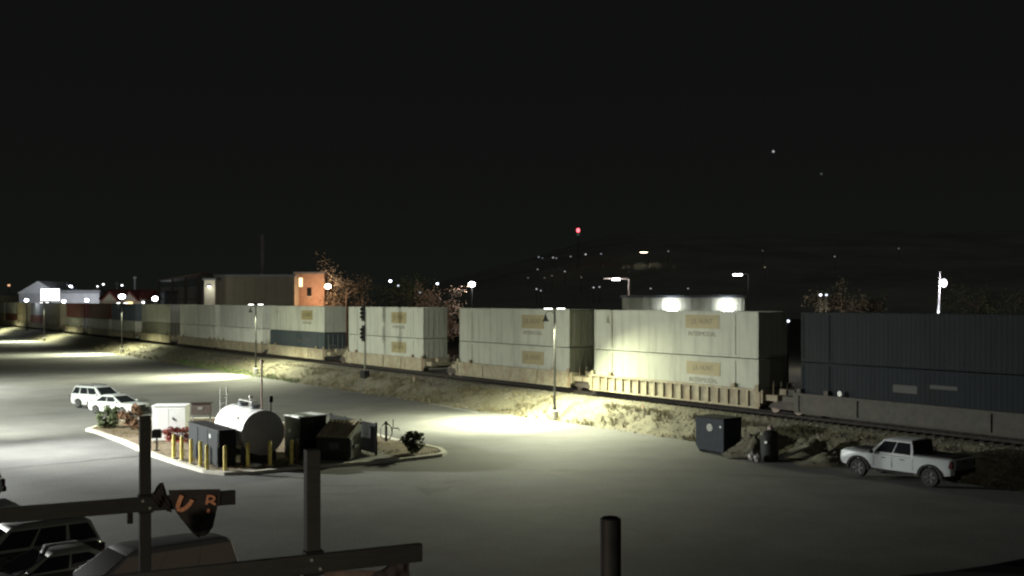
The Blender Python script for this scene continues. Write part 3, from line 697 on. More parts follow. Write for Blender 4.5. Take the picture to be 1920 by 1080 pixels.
# ------------------------------------------------------------------ vehicles
def vehicle(name, label, cat, loc, ang, paint, S):
    t = thing(name,label,cat,loc,ang)
    L,W = S['L'],S['W']; bz,hz = S['belt'],S['hood']; r = S['r']; xs = S['wheels']
    def arc(xc):
        R_ = r+.075; a0 = math.asin(max(-1,min(1,(S['sill']-r)/R_)))
        return [(xc+R_*math.cos(a),r+R_*math.sin(a)) for a in [math.pi-a0+(2*a0-math.pi)*i/12 for i in range(13)]]
    rear = -L/2; fr = L/2; xf = S['gb'][1]; xr = S['gb'][0]
    prof = [(rear+.12,S['sill']+.08)]+arc(xs[0])+arc(xs[1])+[(fr-.1,S['sill']+.06),(fr-.01,S['sill']+.22),(fr,hz-.28),(fr-.08,hz-.08),(fr-.22,hz)]
    prof += [(xf+.25,bz-.03),(xf,bz)]
    if S.get('bed'): prof += [(xr,bz),(xr-.02,S['bed']),(rear+.03,S['bed']),(rear,S['bed']-.1),(rear+.02,.62)]
    else: prof += [(xr,bz),(rear+.14,S['deck']),(rear+.02,S['deck']-.16),(rear,.62)]
    n = len(prof); cx = 0
    def ins(p,k):
        x,z = p; zz = z-(.055*k if z > hz-.35 else 0); f = max(0,(abs(x)-L*.38)/(L*.12)); xx = x-math.copysign(.14*k*f,x)
        return xx,zz
    lay = [(-W/2,1),(-W/2+.07,.35),(-W/2+.24,0),(W/2-.24,0),(W/2-.07,.35),(W/2,1)]
    b = MB()
    for y,k in lay:
        for p in prof:
            q = ins(p,k); yy = y
            if p[1] < S['sill']+.12: yy = y*.97
            b.v.append((q[0],yy,q[1]))
    for i in range(len(lay)-1):
        for j in range(n): b.f.append((i*n+j,i*n+(j+1)%n,(i+1)*n+(j+1)%n,(i+1)*n+j))
    b.f.append(tuple(range(n-1,-1,-1))); b.f.append(tuple((len(lay)-1)*n+j for j in range(n)))
    b.build('body',paint,t,smooth=True,angle=38)
    b = MB(); b.box((0,0,S['sill']+.18),(L*.93,W-.5,.38)); b.build('underbody',M_blk,t)
    # greenhouse
    Hh = S['H']; w0 = W/2-.07; w1 = W/2-.24
    g0 = (S['gb'][0],S['gb'][1],w0,bz-.04); g1 = (S['gt'][0],S['gt'][1],w1,Hh-.10); g2 = (S['gt'][0]+.12,S['gt'][1]-.22,w1-.14,Hh-.02); g3 = (S['gt'][0]+.5,S['gt'][1]-.6,w1-.4,Hh)
    b = MB()
    for (a,c,w_,z) in (g0,g1,g2,g3): b.v += [(a,-w_,z),(c,-w_,z),(c,w_,z),(a,w_,z)]
    for i in range(3):
        for j in range(4): b.f.append((i*4+j,i*4+(j+1)%4,(i+1)*4+(j+1)%4,(i+1)*4+j))
    b.f.append((12,13,14,15)); cb = b.build('cabin',S.get('roofm',paint),t,smooth=True,angle=30 if not S.get('soft') else 80)
    if S.get('soft'):
        md = cb.modifiers.new('bevel','BEVEL'); md.width = S['soft']; md.segments = 4; md.limit_method = 'ANGLE'; md.angle_limit = R(12)
    G = glass()
    def lerp(a,c,u): return a+(c-a)*u
    def side(u,v,sy):
        z = lerp(g0[3],g1[3],v); w_ = lerp(g0[2],g1[2],v)+.008; a = lerp(g0[0],g1[0],v); c = lerp(g0[1],g1[1],v)
        return (lerp(a,c,u),sy*w_,z)
    for sy in (-1,1):
        for (u0,u1,u2,u3) in S['win']:     # bottom u0..u1, top u2..u3
            q = [side(u0,.16,sy),side(u1,.16,sy),side(u3,.92,sy),side(u2,.92,sy)]
            if sy > 0: q.reverse()
            b = MB(); b.slab(q,.012); b.build('side_window',S.get('sideg',G),t)
    def fb(k,u,v):
        z = lerp(g0[3],g1[3],v); w_ = lerp(g0[2],g1[2],v); x = lerp(g0[k],g1[k],v)+(.008 if k else -.008); return (x,lerp(-w_,w_,u),z)
    for k,nm in ((1,'windscreen'),(0,'rear_window')):
        q = [fb(k,.06,.1),fb(k,.94,.1),fb(k,.93,.96),fb(k,.07,.96)]
        if k == 0: q.reverse()
        b = MB(); b.slab(q,.012); b.build(nm,S.get('wsg',G),t)
    for xc in xs:
        for sy in (-1,1):
            y = sy*(W/2-.12)
            b = MB(); tw = .13
            b.lathe([(r*.62,-tw),(r*.9,-tw),(r,-tw*.7),(r,tw*.7),(r*.9,tw),(r*.62,tw)],(xc,y,r),'Y',28); wh = b.build('wheel',M_rub,t,smooth=True)
            b = MB(); b.lathe([(.06,sy*.1),(.12,sy*.125),(.13,sy*.1)],(xc,y,r),'Y',14)
            for k in range(6):
                a = k*math.pi/3; c_,s_ = math.cos(a),math.sin(a)
                b.bar((xc+c_*.08,y+sy*.11,r+s_*.08),(xc+c_*r*.64,y+sy*.118,r+s_*r*.64),.075,.06)
            rr = [(r*.56,sy*.09),(r*.67,sy*.135),(r*.67,sy*.1),(r*.56,sy*.07)]
            b.lathe(rr,(xc,y,r),'Y',28); b.build('rim',S.get('rimm',M_rim),wh,smooth=True)
            if S.get('flare'):
                b = MB(); pts = []
                R_ = r+.06
                for (q,yy) in ((0,0),):
                    arcp = [(xc+R_*math.cos(a),r+R_*math.sin(a)) for a in [math.pi*1.02-math.pi*1.04*i/16 for i in range(17)]]
                    arco = [(xc+(R_+.13)*math.cos(a),r+(R_+.11)*math.sin(a)) for a in [math.pi*1.02-math.pi*1.04*i/16 for i in range(17)]]
                    b.prism(arcp+arco[::-1], sy*(W/2-.06), sy*(W/2+.05),'XZ')
                b.build('wheel_flare',M_blk,t)
    ft = lambda x,y,z: (x,y,z)
    for sy in (-1,1):
        b = MB(); b.box((fr-.16,sy*(W/2-.24),hz-.2),(.22,.34,.15)); b.build('headlight',mat('clear lens',(.5,.5,.5),.15),t,bevel=.03)
        tz = (S['bed'] if S.get('bed') else S['deck'])-.26
        b = MB(); b.box((rear+.1,sy*(W/2-.085),tz),(.2,.16,.34)); b.build('taillight',mat('red lens',(.04,.006,.008),.2),t,bevel=.03)
        b = MB(); q = side(.9,.1,sy); b.box((q[0]+.05,sy*(W/2+.08),bz+.06),(.12,.2,.16)); b.build('mirror',S.get('mirm',paint),t,bevel=.03)
        for x in S['doors']: b = MB(); b.box((x,sy*(W/2-.0),bz-.17),(.2,.05,.035)); b.build('door_handle',S.get('mirm',paint),t)
        for x in S.get('seams',()): b = MB(); b.box((x,sy*(W/2-.004),(bz+S['sill'])/2+.03),(.014,.012,bz-S['sill']-.22)); b.build('door_seam',M_blk,t)
    b = MB(); b.box((fr-.05,0,S['sill']+.2),(.16,W*.86,.26)); b.build('front_bumper',S.get('bumpm',M_blk),t,bevel=.04)
    b = MB(); b.box((rear+.03,0,S['sill']+.22),(.2,W*.9,.22)); b.build('rear_bumper',S.get('bumpm',M_blk),t,bevel=.04)
    b = MB(); b.box((fr-.01,0,hz-.24),(.06,W*.5,.22)); b.build('grille',M_blk,t)
    return t
PW = mat('white car paint',(0.47,0.50,0.51),.3,var=.03,coat=.5)
PRF = mat('roof with lamp sheen',(.22,.235,.21),.4,var=.05,coat=.4)  # dark cars' roofs greyed: lamp reflection put into the colour
PD = mat('black car paint',(0.035,0.04,0.036),.22,var=.05,coat=.8)
PG = mat('charcoal car paint',(0.06,0.066,0.062),.22,var=.05,coat=.8)
PS = mat('silver beige car paint',(0.30,0.27,0.23),.32,.3,var=.05,coat=.6)
SUV = dict(L=4.95,W=1.95,H=1.78,belt=1.08,hood=1.05,deck=1.06,sill=.3,r=.38,wheels=(-1.42,1.45),gb=(-2.36,1.25),gt=(-2.1,.35),win=[(.02,.26,.05,.28),(.30,.58,.31,.60),(.61,.90,.62,.94)],doors=(-.55,.45),seams=(-.95,.05,1.1))
SED = dict(L=4.7,W=1.85,H=1.47,belt=.93,hood=.9,deck=.98,sill=.24,r=.34,wheels=(-1.38,1.42),gb=(-1.9,1.2),gt=(-1.05,.2),win=[(.10,.50,.17,.51),(.53,.9,.54,.97)],doors=(-.6,.4),seams=(-.9,.1,1.05))
M_brg = mat('brown reflection glass',(.40,.35,.30),.3,var=.05,coat=.3)  # side glass browned: reflection of the lit building put into the colour
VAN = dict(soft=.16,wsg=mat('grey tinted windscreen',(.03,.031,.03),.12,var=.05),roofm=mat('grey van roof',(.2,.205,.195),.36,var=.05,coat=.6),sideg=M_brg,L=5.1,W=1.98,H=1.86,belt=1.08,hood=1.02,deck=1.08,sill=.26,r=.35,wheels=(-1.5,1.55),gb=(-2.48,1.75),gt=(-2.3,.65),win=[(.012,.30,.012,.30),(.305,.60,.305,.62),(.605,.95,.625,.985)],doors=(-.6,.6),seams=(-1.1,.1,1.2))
TRK = dict(L=5.9,W=2.1,H=2.02,belt=1.26,hood=1.3,deck=1.3,bed=1.36,sill=.52,r=.44,wheels=(-1.85,1.88),gb=(-.98,1.35),gt=(-.86,.62),win=[(.06,.46,.07,.47),(.50,.90,.51,.93)],doors=(-.45,.5),seams=(-1.0,.08,1.05),flare=True,mirm=M_blk,rimm=mat('dark alloy',(.12,.12,.125),.35,.7))
def place(pwheel, ang, spec, which, sy):   # put a wheel's ground contact at a point
    x = spec['wheels'][which]; y = sy*(spec['W']/2-.05)
    c,s = math.cos(ang),math.sin(ang); return Vector((pwheel.x-(c*x-s*y),pwheel.y-(s*x+c*y),0))
pfw, prw = P(1614,894), P(1744,913)
ang = math.atan2(pfw.y-prw.y,pfw.x-prw.x)
tk = vehicle('pickup_truck','white crew cab pickup truck with black wheel flares, parked facing left','pickup',place(prw,ang,TRK,0,1),ang,PW,TRK)
b = MB(); b.box((-1.97,0,1.385),(1.84,1.74,.05)); b.build('bed_cover',M_blk,tk,bevel=.02)
b = MB(); b.box((-2.955,0,1.0),(.06,1.5,.62)); tg = b.build('tailgate',M_gun,tk,bevel=.02)
b = MB(); b.box((-2.99,0,1.2),(.03,.3,.07)); b.build('handle',M_blk,tg)
b = MB(); b.box((1.95,0,1.325),(1.1,1.0,.05)); b.build('hood_scoop',M_blk,tk,bevel=.03)
b = MB(); b.prism([(-.99,1.3),(-.90,1.9),(-.84,1.98),(-.84,1.3)],-.84,.84,'XZ'); b.build('cab_back',M_blk,tk)
for sy in (-1,1): b = MB(); b.box((.05,sy*1.08,.5),(2.2,.12,.07)); b.build('side_step',M_blk,tk)
b = MB(); b.box((-.96,1.056,1.18),(.1,.03,.09)); b.build('side_lamp',mat('bright reflector',(.8,.85,.9),.1,.3),tk)
a2 = R(-31)
v1 = vehicle('parked_car','white sport utility car parked behind the lower white car','car',place(P(147,765),a2,SUV,0,-1),a2,PW,SUV)
for sy in (-1,1): b = MB(); b.tube([(-1.8,sy*.62,1.8),(-.9,sy*.62,1.83),(0,sy*.62,1.8)],.03,6); b.build('roof_rail',M_blk,v1)
a3 = a2+R(3)
vehicle('parked_car','lower white saloon car parked in front of the white sport utility car','car',place(P(180,776),a3,SED,0,-1),a3,PW,SED)
hd = Vector((-.76,-.65)); ha = math.atan2(hd.y,hd.x)
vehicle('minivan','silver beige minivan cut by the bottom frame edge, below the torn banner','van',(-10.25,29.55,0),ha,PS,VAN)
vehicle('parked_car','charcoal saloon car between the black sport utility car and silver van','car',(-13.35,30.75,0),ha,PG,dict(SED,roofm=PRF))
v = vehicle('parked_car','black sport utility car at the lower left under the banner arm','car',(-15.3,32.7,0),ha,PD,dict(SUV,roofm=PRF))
for sy in (-1,1): b = MB(); b.tube([(-1.8,sy*.62,1.8),(-.9,sy*.62,1.83),(0,sy*.62,1.8)],.03,6); b.build('roof_rail',M_gun,v)
vehicle('parked_car','white car peeking in at the left frame edge','car',(-24.1,44.6,0),ha,PW,SUV)

# ------------------------------------------------------------------ foreground banner posts
dirA = Vector((.904,.427,0)); angA = math.atan2(.427,.904)
posts = [((-4.92,14.3),'leftmost dark banner post, its arm holding the torn banner','square'),((-2.08,11.1),'middle dark square banner post with a cross arm','square'),((.71,7.7),'round topped dark post nearest the camera, right of the other two','round')]
for (x,y),lb,kind in posts:
    t = thing('banner_post',lb,'post',(x,y,0),angA,'dark posts with cross arms')
    b = MB()
    if kind == 'square': b.box((0,0,3.52),(.145,.145,7.04)); b.box((0,0,6.4),(.05,.05,.05))
    else: b.lathe([(.077,0),(.077,7.0),(.075,7.02),(.06,7.03),(.055,7.0),(.055,6.9)],n=24)
    b.build('post', M_wood if kind == 'square' else M_blk, t, smooth=kind!='square', bevel=.008 if kind=='square' else 0)
    b = MB()
    zz = 5.88 if kind == 'square' else 4.9
    b.box((-.72,-.11,zz),(3.78,.07,.195)); b.build('cross_arm', M_wood, t, bevel=.008)
    for bx,bz in ((-.045,zz+.05),(.045,zz-.05)): b = MB(); b.lathe([(.0,-.165),(.018,-.165),(.018,-.14),(.0,-.14)],(bx,0,bz),'Y',6); b.build('bolt', M_gal, t)
    b = MB(); b.box((-.2,-.1,zz-.16),(.07,.08,.16)); b.box((0,-.05,zz),(.19,.14,.24)); b.build('bracket', M_blk, t)
# banner cloth helper: pixel outline to the vertical plane of an arm
def arm_pt(o, px, py, off):
    x0,y0 = o[0]+off*.427, o[1]-off*.904; k = (px-960)/F
    tt = (k*y0-x0)/(dirA.x-k*dirA.y)
    X,Y = x0+dirA.x*tt, y0+dirA.y*tt; return tt, H-(py-HY)*Y/F
M_cloth = mat('black banner cloth',(0.035,0.029,0.026),.85,var=.3,scale=6)
M_or = mat('faded orange print',(0.72,0.33,0.18),.8,var=.15,scale=8)
def cloth(name, label, o, rows, m, off=.16, fold=.03, seed=1):
    t = thing(name,label,'banner',(o[0],o[1],0),angA)
    rnd = random.Random(seed); nu = 14; nv = len(rows)*4
    def row(v):
        f = v*(len(rows)-1); i = min(int(f),len(rows)-2); q = f-i
        l = [rows[i][0][k]*(1-q)+rows[i+1][0][k]*q for k in (0,1)]; r_ = [rows[i][1][k]*(1-q)+rows[i+1][1][k]*q for k in (0,1)]
        return l,r_
    F_ = []; 
    for a in range(nv+1):
        l,r_ = row(a/nv)
        for u in range(nu+1):
            q = u/nu; tt,z = arm_pt(o, l[0]*(1-q)+r_[0]*q, l[1]*(1-q)+r_[1]*q, off)
            d = off+fold*(math.sin(q*9+a*.35)+.5*math.sin(q*17-a*.8))*min(1,a/nv*3+.15)
            F_.append((tt,-d,z))
    b = MB(); W_=nu+1; nn=len(F_)
    b.v = F_+[(p[0],p[1]+.008,p[2]) for p in F_]
    for a in range(nv):
        for u in range(nu):
            q = (a*W_+u,a*W_+u+1,(a+1)*W_+u+1,(a+1)*W_+u); b.f.append(q); b.f.append(tuple(nn+k for k in q[::-1]))
    edge = [a*W_ for a in range(nv+1)]+[nv*W_+u for u in range(1,W_)]+[a*W_+nu for a in range(nv-1,-1,-1)]+[u for u in range(nu-1,0,-1)]
    for i in range(len(edge)): p,q = edge[i],edge[(i+1)%len(edge)]; b.f.append((p,q,nn+q,nn+p))
    b.build('cloth',m,t,smooth=True,angle=60); return t
def strokes(t,o,lines,w,off,m,name='lettering'):
    for ln in lines:
        b = MB(); pts = [arm_pt(o,x,y,off) for x,y in ln]; pts = [(p[0],-off,p[1]) for p in pts]
        for i in range(len(pts)-1): b.bar(pts[i],pts[i+1],.008,w)
        # each bar is one pen stroke of the printed mark
        b.build(name,m,t)
o1 = posts[0][0]
t = cloth('torn_banner','torn black banner with orange letters hanging from the left cross arm',o1,
  [((316,919),(413,917)),((322,944),(411,938)),((331,962),(405,958)),((346,981),(402,975)),((360,998),(399,988)),((372,1008),(392,1001))],M_cloth,.17,.022,1)
strokes(t,o1,[[(341,929),(337,938),(334,947),(333,953),(337,957),(346,954),(353,948),(358,942),(360,937)]],.055,.235,M_or)
strokes(t,o1,[[(390,929),(387,946)]],.03,.237,M_or)
strokes(t,o1,[[(388,930),(396,930),(402,932),(401,938),(394,940),(388,941)],[(394,940),(404,946)]],.03,.235,M_or)
strokes(t,o1,[[(388,957),(393,958)]],.05,.235,M_or)
strokes(t,o1,[[(412,924),(409,945),(404,962),(392,978),(375,990),(356,992)]],.008,.235,mat('pale hem',(.09,.07,.06),.8),'hem')
t = cloth('torn_banner','twisted black banner scrap curling over the arm beside the left post',o1,
  [((299,906),(306,904)),((290,916),(312,922)),((284,930),(317,940)),((286,938),(319,950)),((290,948),(322,961))],M_cloth,.2,.05,2)
o2 = posts[1][0]
t = cloth('torn_banner','dark banner scrap hanging under the middle post cross arm',o2,
  [((735,1052),(768,1042)),((722,1062),(768,1062)),((700,1078),(769,1085)),((690,1100),(765,1105))],M_cloth,.05,.02,3)
t = cloth('torn_banner','grey pink banner strip sagging below the middle cross arm',o2,
  [((602,1070),(715,1070)),((606,1074),(712,1073)),((612,1100),(700,1100))],mat('faded pink cloth',(.13,.095,.08),.85,var=.2),.02,.01,4)
# dark awning at the lower right
q1,q2 = Vector(Q(1688,1079,7.2)),Vector(Q(1925,1047,7.9))
t = thing('awning','black awning corner at the lower right frame edge','awning',q1,math.atan2(q2.y-q1.y,q2.x-q1.x))
Lw = (q2-q1).xy.length; dz = q2.z-q1.z
b = MB(); b.slab([(0,0,0),(Lw*.35,0,dz*.62),(Lw*.7,0,dz*.9),(Lw*2.2,0,dz*1.02),(Lw*2.2,-1.8,-.1),(.4,-1.8,-.4)],.06); b.build('canopy',mat('black awning cloth',(.004,.004,.004),.9),t)
b = MB(); b.bar((.5,-1.7,-.5),(Lw*2.2,-1.7,-.2),.05); b.bar((1.2,-1.7,-.4),(1.2,-1.7,-4.5),.06); b.build('frame',M_blk,t)

# ------------------------------------------------------------------ right: dumpster, rubbish
pa = P(1357,853); pb = P(1304,845)
rz = math.atan2(pa.y-pb.y,pa.x-pb.x)
mid = (pa+pb)/2; 
M_nav = mat('navy steel',(0.02,0.026,0.032),.6,0,spec=.15,var=.2,scale=3)
t = thing('dumpster','dark navy dumpster with a pale oval emblem, at the foot of the railway bank','dumpster',(mid.x,mid.y,0),rz)
Wd = (pa-pb).length; 
b = MB(); b.prism([(-Wd/2+.22,.1),(Wd/2-.05,.1),(Wd/2,.2),(Wd/2,1.93),(-Wd/2+.1,1.98),(-Wd/2,1.85),(-Wd/2,.4)],0,1.5,'XZ'); b.build('body',M_nav,t,bevel=.03)
b = MB(); b.box((0,.75,1.97),(Wd+.08,1.6,.07)); b.build('lid',M_blk,t,bevel=.02)
b = MB(); b.lathe([(0,0),(.21,0),(.21,.02),(0,.02)],(.02,-.025,1.42),'Y',20); lp = b.build('oval_emblem',mat('pale emblem',(.32,.34,.27),.6),t)
for z in (1.36,1.47): b = MB(); b.box((.02,-.03,z),(.26,.012,.03)); b.build('emblem_bar',M_gun,lp)
b = MB(); b.box((Wd/2-.22,-.02,1.52),(.14,.03,.1)); b.build('sticker',M_gal,t)
for x in (-Wd/2+.25,Wd/2-.25): b = MB(); b.box((x,.75,.06),(.12,1.3,.12)); b.build('skid',M_blk,t)
for x in (-Wd/2-.03,Wd/2+.03): b = MB(); b.box((x,.7,.95),(.08,.7,.16)); b.build('lift_sleeve',M_nav,t)
p = P(1443,864); 
t = thing('rubbish_bin','dark upright bin with rounded corners, right of the navy dumpster','bin',p,rz)
b = MB(); b.lathe([(.42,.0),(.46,.1),(.5,1.35),(.52,1.4),(.45,1.5),(.3,1.62),(.1,1.68)],n=18); b.build('body',mat('dark bin plastic',(.02,.022,.02),.6),t,smooth=True)
b = MB(); b.sphere((.05,0,1.72),(.17,.14,.13),9,6); b.build('crumpled_paper',mat('pinkish paper',(.3,.24,.22),.8),t,smooth=True)
b = MB(); b.box((.18,-.52,1.05),(.16,.03,.12)); b.build('sticker',M_gal,t)
M_bag = mat('white bag plastic',(.30,.29,.27),.5,var=.25,scale=5)
for (x,y,rr,lb) in ((1410,863,(.24,.2,.22),'left one of two pale rubbish bags at the foot of the dark bin'),(1420,866,(.2,.18,.2),'right one of two pale rubbish bags, touching the dark bin'),(1414,843,(.22,.2,.14),'pale rubbish bag lying higher, on the rubble behind the bin')):
    b = MB(); b.sphere((0,0,rr[2]*.9),rr,11,7); b.tube([(0,0,rr[2]*1.7),(.02,.01,rr[2]*2.1)],[.03,.06],7)
    for i,v in enumerate(b.v):
        k = 1+.13*math.sin(v[0]*23+v[2]*17)+.1*math.sin(v[1]*31+i); b.v[i] = (v[0]*k,v[1]*k,v[2])
    q = P(x,y); tag(b.build('rubbish_bag',M_bag,smooth=True,angle=25,loc=q),lb,'rubbish bag',kind=None)
# rubble heap and beams
HV = []
def heap(name, c, r, h, seed, m=M_dirt):
    rnd = random.Random(seed); b = MB(); n_=30
    for i in range(n_+1):
        for j in range(n_+1):
            u,v = i/n_*2-1, j/n_*2-1; d = min(1,math.hypot(u,v)); z = h*(1-d*d)**1.3*(1+.25*math.sin(u*5+seed)+.2*math.sin(v*5+u*3+seed*2))-.04
            zz_ = z*(1+.3*noise2(u*7+seed,v*6))+.06*(1-d)*noise2(u*23+seed*3,v*19) if d < 1 else z
            b.v.append((c.x+u*r[0],c.y+v*r[1],c.z+zz_))
            if zz_ > .04: HV.append(b.v[-1])
    for i in range(n_):
        for j in range(n_): b.f.append((i*(n_+1)+j,(i+1)*(n_+1)+j,(i+1)*(n_+1)+j+1,i*(n_+1)+j+1))
    return struct(b.build(name,m,smooth=True,angle=50))
heap('dirt_mound',P(1405,850,.1),(1.5,1.4),.75,1); heap('dirt_mound',P(1520,850,.15),(2.2,1.6),.7,2); heap('dirt_mound',P(1565,868,.05),(2.1,1.3),.45,3)
heap('dirt_mound',P(1470,838,.3),(2.0,1.6),.7,4)
b = MB(); pa_,pb_ = Vector(P(1466,856,.28)),Vector(P(1552,822,.95)); b.bar(pa_,pb_,.42,.16)
tag(b.build('timber_beam',mat('weathered timber',(.25,.24,.2),.9,var=.3,scale=4),bevel=.02),'long weathered timber beam leaning up the bank, right of the dark bin','beam')
b = MB(); b.bar(P(1395,834,.3),P(1423,812,.9),.28,.1); tag(b.build('timber_board',M_wood,bevel=.01),'dark board leaning on the rubble, left of the dark bin','board')
sp = []
for k in range(260):
    c = random.choice(HV); sp.append((c[0]+random.uniform(-.08,.08),c[1]+random.uniform(-.08,.08),c[2]+.01))
tag(stones('rubble', sp, mat('grey rubble',(.10,.095,.08),.95,var=.5,scale=2), (.03,.11)), 'broken grey rubble strewn around the dark bin and leaning beam', 'rubble', kind='stuff')
# white marker stakes along the bank
st = [(1147,766,'pale marker stake on the bank right of the tall lamp pole'),(1206,770,'second pale marker stake further right along the bank'),(776,716,'pale marker stake on the bank right of the signal mast')]
s0_ = None
for x,y,lb in st:
    n_ = 2.6
    k = (x-960)/F; s = (OX-CA*n_-k*(OY-SA*n_))/(SA+CA*k); q = T(s,n_,bank_z(s,n_)-.05)
    if s0_: dup(s0_,q,.4,lb)
    else:
        s0_ = thing('marker_stake',lb,'stake',q,.3,'marker stakes on the bank')
        b = MB(); b.box((0,0,.3),(.09,.05,.6)); b.build('stake',mat('pale stake',(.5,.46,.36),.7),s0_); b = MB(); b.box((0,0,.57),(.095,.055,.1)); b.build('tip',mat('orange tip',(.5,.2,.08),.6),s0_)
# signal mast
n_ = 3.0; k = (684-960)/F; s = (OX-CA*n_-k*(OY-SA*n_))/(SA+CA*k); q = T(s,n_,bank_z(s,n_)-.05)
t = thing('signal_mast','slim railway signal mast with two dark heads, before the white containers','signal',q,RZT)
Yq = q.y; zt = lambda y: H-(y-HY)*Yq/F-q.z
b = MB(); b.lathe([(.11,.3),(.08,.5),(.07,zt(572)),(.02,zt(571))],n=12); b.build('mast',mat('grey mast paint',(.12,.12,.09),.6),t,smooth=True)
b = MB(); b.box((0,0,.35),(.9,.6,.75)); b.build('base_case',M_blk,t,bevel=.03)
for ya,yb in ((572,602),(610,640)):
    za,zb = zt(ya),zt(yb); zm=(za+zb)/2
    b = MB(); b.prism([(-.28,zb),(.28,zb),(.32,zm),(.22,za),(-.22,za),(-.32,zm)],-.24,-.12,'XZ'); hd_ = b.build('signal_head',M_blk,t,bevel=.02)
    for z in (zm+.38,zm,zm-.38): b = MB(); b.lathe([(.02,0),(.13,0),(.14,-.22),(.12,-.22),(.1,-.02)],(-.0,-.24,z),'Y',14); b.build('hood',M_blk,hd_)
b = MB()
for k in range(int(zt(572)/.35)): b.bar((.1,.1,.6+k*.35),(.1,-.02,.6+k*.35),.02)
b.bar((.1,.1,.5),(.1,.1,zt(580)),.03); b.build('ladder',M_gun,t)

# ------------------------------------------------------------------ far side of the tracks
def wall_mat(name,c,v=.15,s=.6): return mat(name,c,.85,var=v,scale=s,stain=(.3,.35,tuple(x*.6 for x in c),(1,1,.4)))
def fb_box(px0,px1,ytop,Y): 
    a,b_ = Q(px0,ytop,Y),Q(px1,ytop,Y); return a.x,b_.x,a.z
M_lit = emit('lit window',(1,.72,.38),3.0)
def building(name,label,px0,px1,ytop,Y,D,m,roof=None,rz=0,cat='building'):
    x0,x1,z = fb_box(px0,px1,ytop,Y); wd = (x1-x0)/math.cos(rz) if rz else x1-x0
    t = thing(name,label,cat,((x0+x1)/2,Y,-.12),rz)
    b = MB(); b.box((0,D/2,z/2),(wd,D,z)); b.build('wall',m,t)
    if roof == 'flat': b = MB(); b.box((0,D/2,z+.16),(wd+.5,D+.5,.32)); b.build('roof',M_gun,t)
    return t,wd,z
# warehouse and lit strip
t,wd,z = building('warehouse','large dull grey flat roofed warehouse behind the train, left of the orange wall',404,552,517,181,4,wall_mat('warehouse cladding',(.15,.135,.1),.1),'flat')
for k in range(-3,4): b = MB(); b.box((k*wd/7.5,-.03,z/2),(.08,.06,z-.4)); b.build('wall_rib',wall_mat('warehouse cladding',(.20,.18,.13)),t)
point((Q(393,529,190).x+9,160,9.0),380,(1,.95,.8),.3)  # unseen fill light added to brighten the warehouse front
t,wd,z = building('stair_tower','narrow pale lit tower with a wall lamp at the left end of the warehouse',383,403,524,178,4,wall_mat('pale render',(.42,.40,.32)),'flat')
b = MB(); b.box((.0,-.25,z-.9),(.5,.4,.25)); wl = b.build('wall_lamp',M_gun,t)
b = MB(); b.box((.0,-.3,z-1.07),(.42,.3,.08)); b.build('lens',M_lens,wl)
q = Q(393,534,177); point((q.x,176.2,q.z-.6),160,(1,.97,.85),.2)
# orange brick building
t,wd,z = building('brick_building','brick building glowing orange under a street lamp, with a lit window',553,608,512,187,12,wall_mat('orange brick',(.30,.19,.13),.2,1.5),'flat')
for px,py,lit in ((563,528,1),(580,546,0)):
    q = Q(px,py,187); b = MB(); b.box((q.x-t.location.x,-.05,q.z),(.75,.1,1.5)); w_=b.build('window',M_lit if lit else glass(),t)
    b = MB(); b.box((q.x-t.location.x,-.09,q.z-.82),(1.0,.18,.12)); b.build('sill',M_conc,w_)
# street lamps with real bulbs
def post_lamp(label,px,py,Y,size,c,strength,power,name='street_lamp',base_z=0.,group=None,arm=0.0,pc=None):
    q = Q(px,py,Y); t = thing(name,label,'street lamp',(q.x,Y,base_z),0,group)
    hh = q.z-base_z
    if group: t['group'] = group
    b = MB(); b.lathe([(.12,0),(.07,hh-.1)],(arm,0,0),n=8)
    if arm: b.bar((arm,0,hh),(0,0,hh+.02),.09); b.box((0,0,hh+.06),(size*1.1,.5,.12))
    b.build('pole',M_pole if not pc else pc,t)
    b = MB()
    if arm: b.box((0,0,hh-.04),(size,.4,.08 if size < 1 else .3))
    else: b.sphere((0,-.12,hh),(size*.36,size*.3,size*.27),12,8)
    b.build('bulb',emit(f'glow {c} {strength}',c,strength),t)
    if power: point((q.x,Y-.6,q.z-.1),power,c,size/2)
    return t
WHT=(.93,.95,1.0); BLU=(.80,.88,1.0); ORG=(1,.55,.28); WRM=(1,.86,.6)
post_lamp('orange street lamp shining on the brick building beside a bare tree',615,537,183,1.5,(1,.72,.5),30,1500)
point((Q(598,545,184).x,182.5,8.5),1500,ORG,.5)
post_lamp('bright white lamp above the second white containers, left of centre',885,533,150,1.25,WHT,30,1500)
for px,py,Y,sz,st_,lb in ((732,527,240,.9,8,'small white lamp right of the bare tree, upper of two'),(747,536,250,.7,3,'faint white lamp below and right of the upper one'),(820,532,250,.8,6,'small blue white lamp midway to the bright central lamp'),(788,549,220,.6,1.2,'dim lamp just above the third stack of white containers')):
    post_lamp(lb,px,py,Y,sz,BLU,st_,0)
t = post_lamp('street lamp with a long arm to the left, behind the white containers',1155,523,150,1.1,WHT,9,900,arm=1.8,pc=mat('grey pole paint',(.25,.2,.17),.7))
t.children[0]; b = MB(); hh = Q(1155,523,150).z; b.box((-1.15,0,hh+.05),(1.2,.35,.14)); b.build('arm_head',mat('grey pole paint',(.25,.2,.17),.7),t)
post_lamp('flat bright lamp high above the right hand floodlight',1383,514,150,1.2,WHT,20,500,arm=1.5)
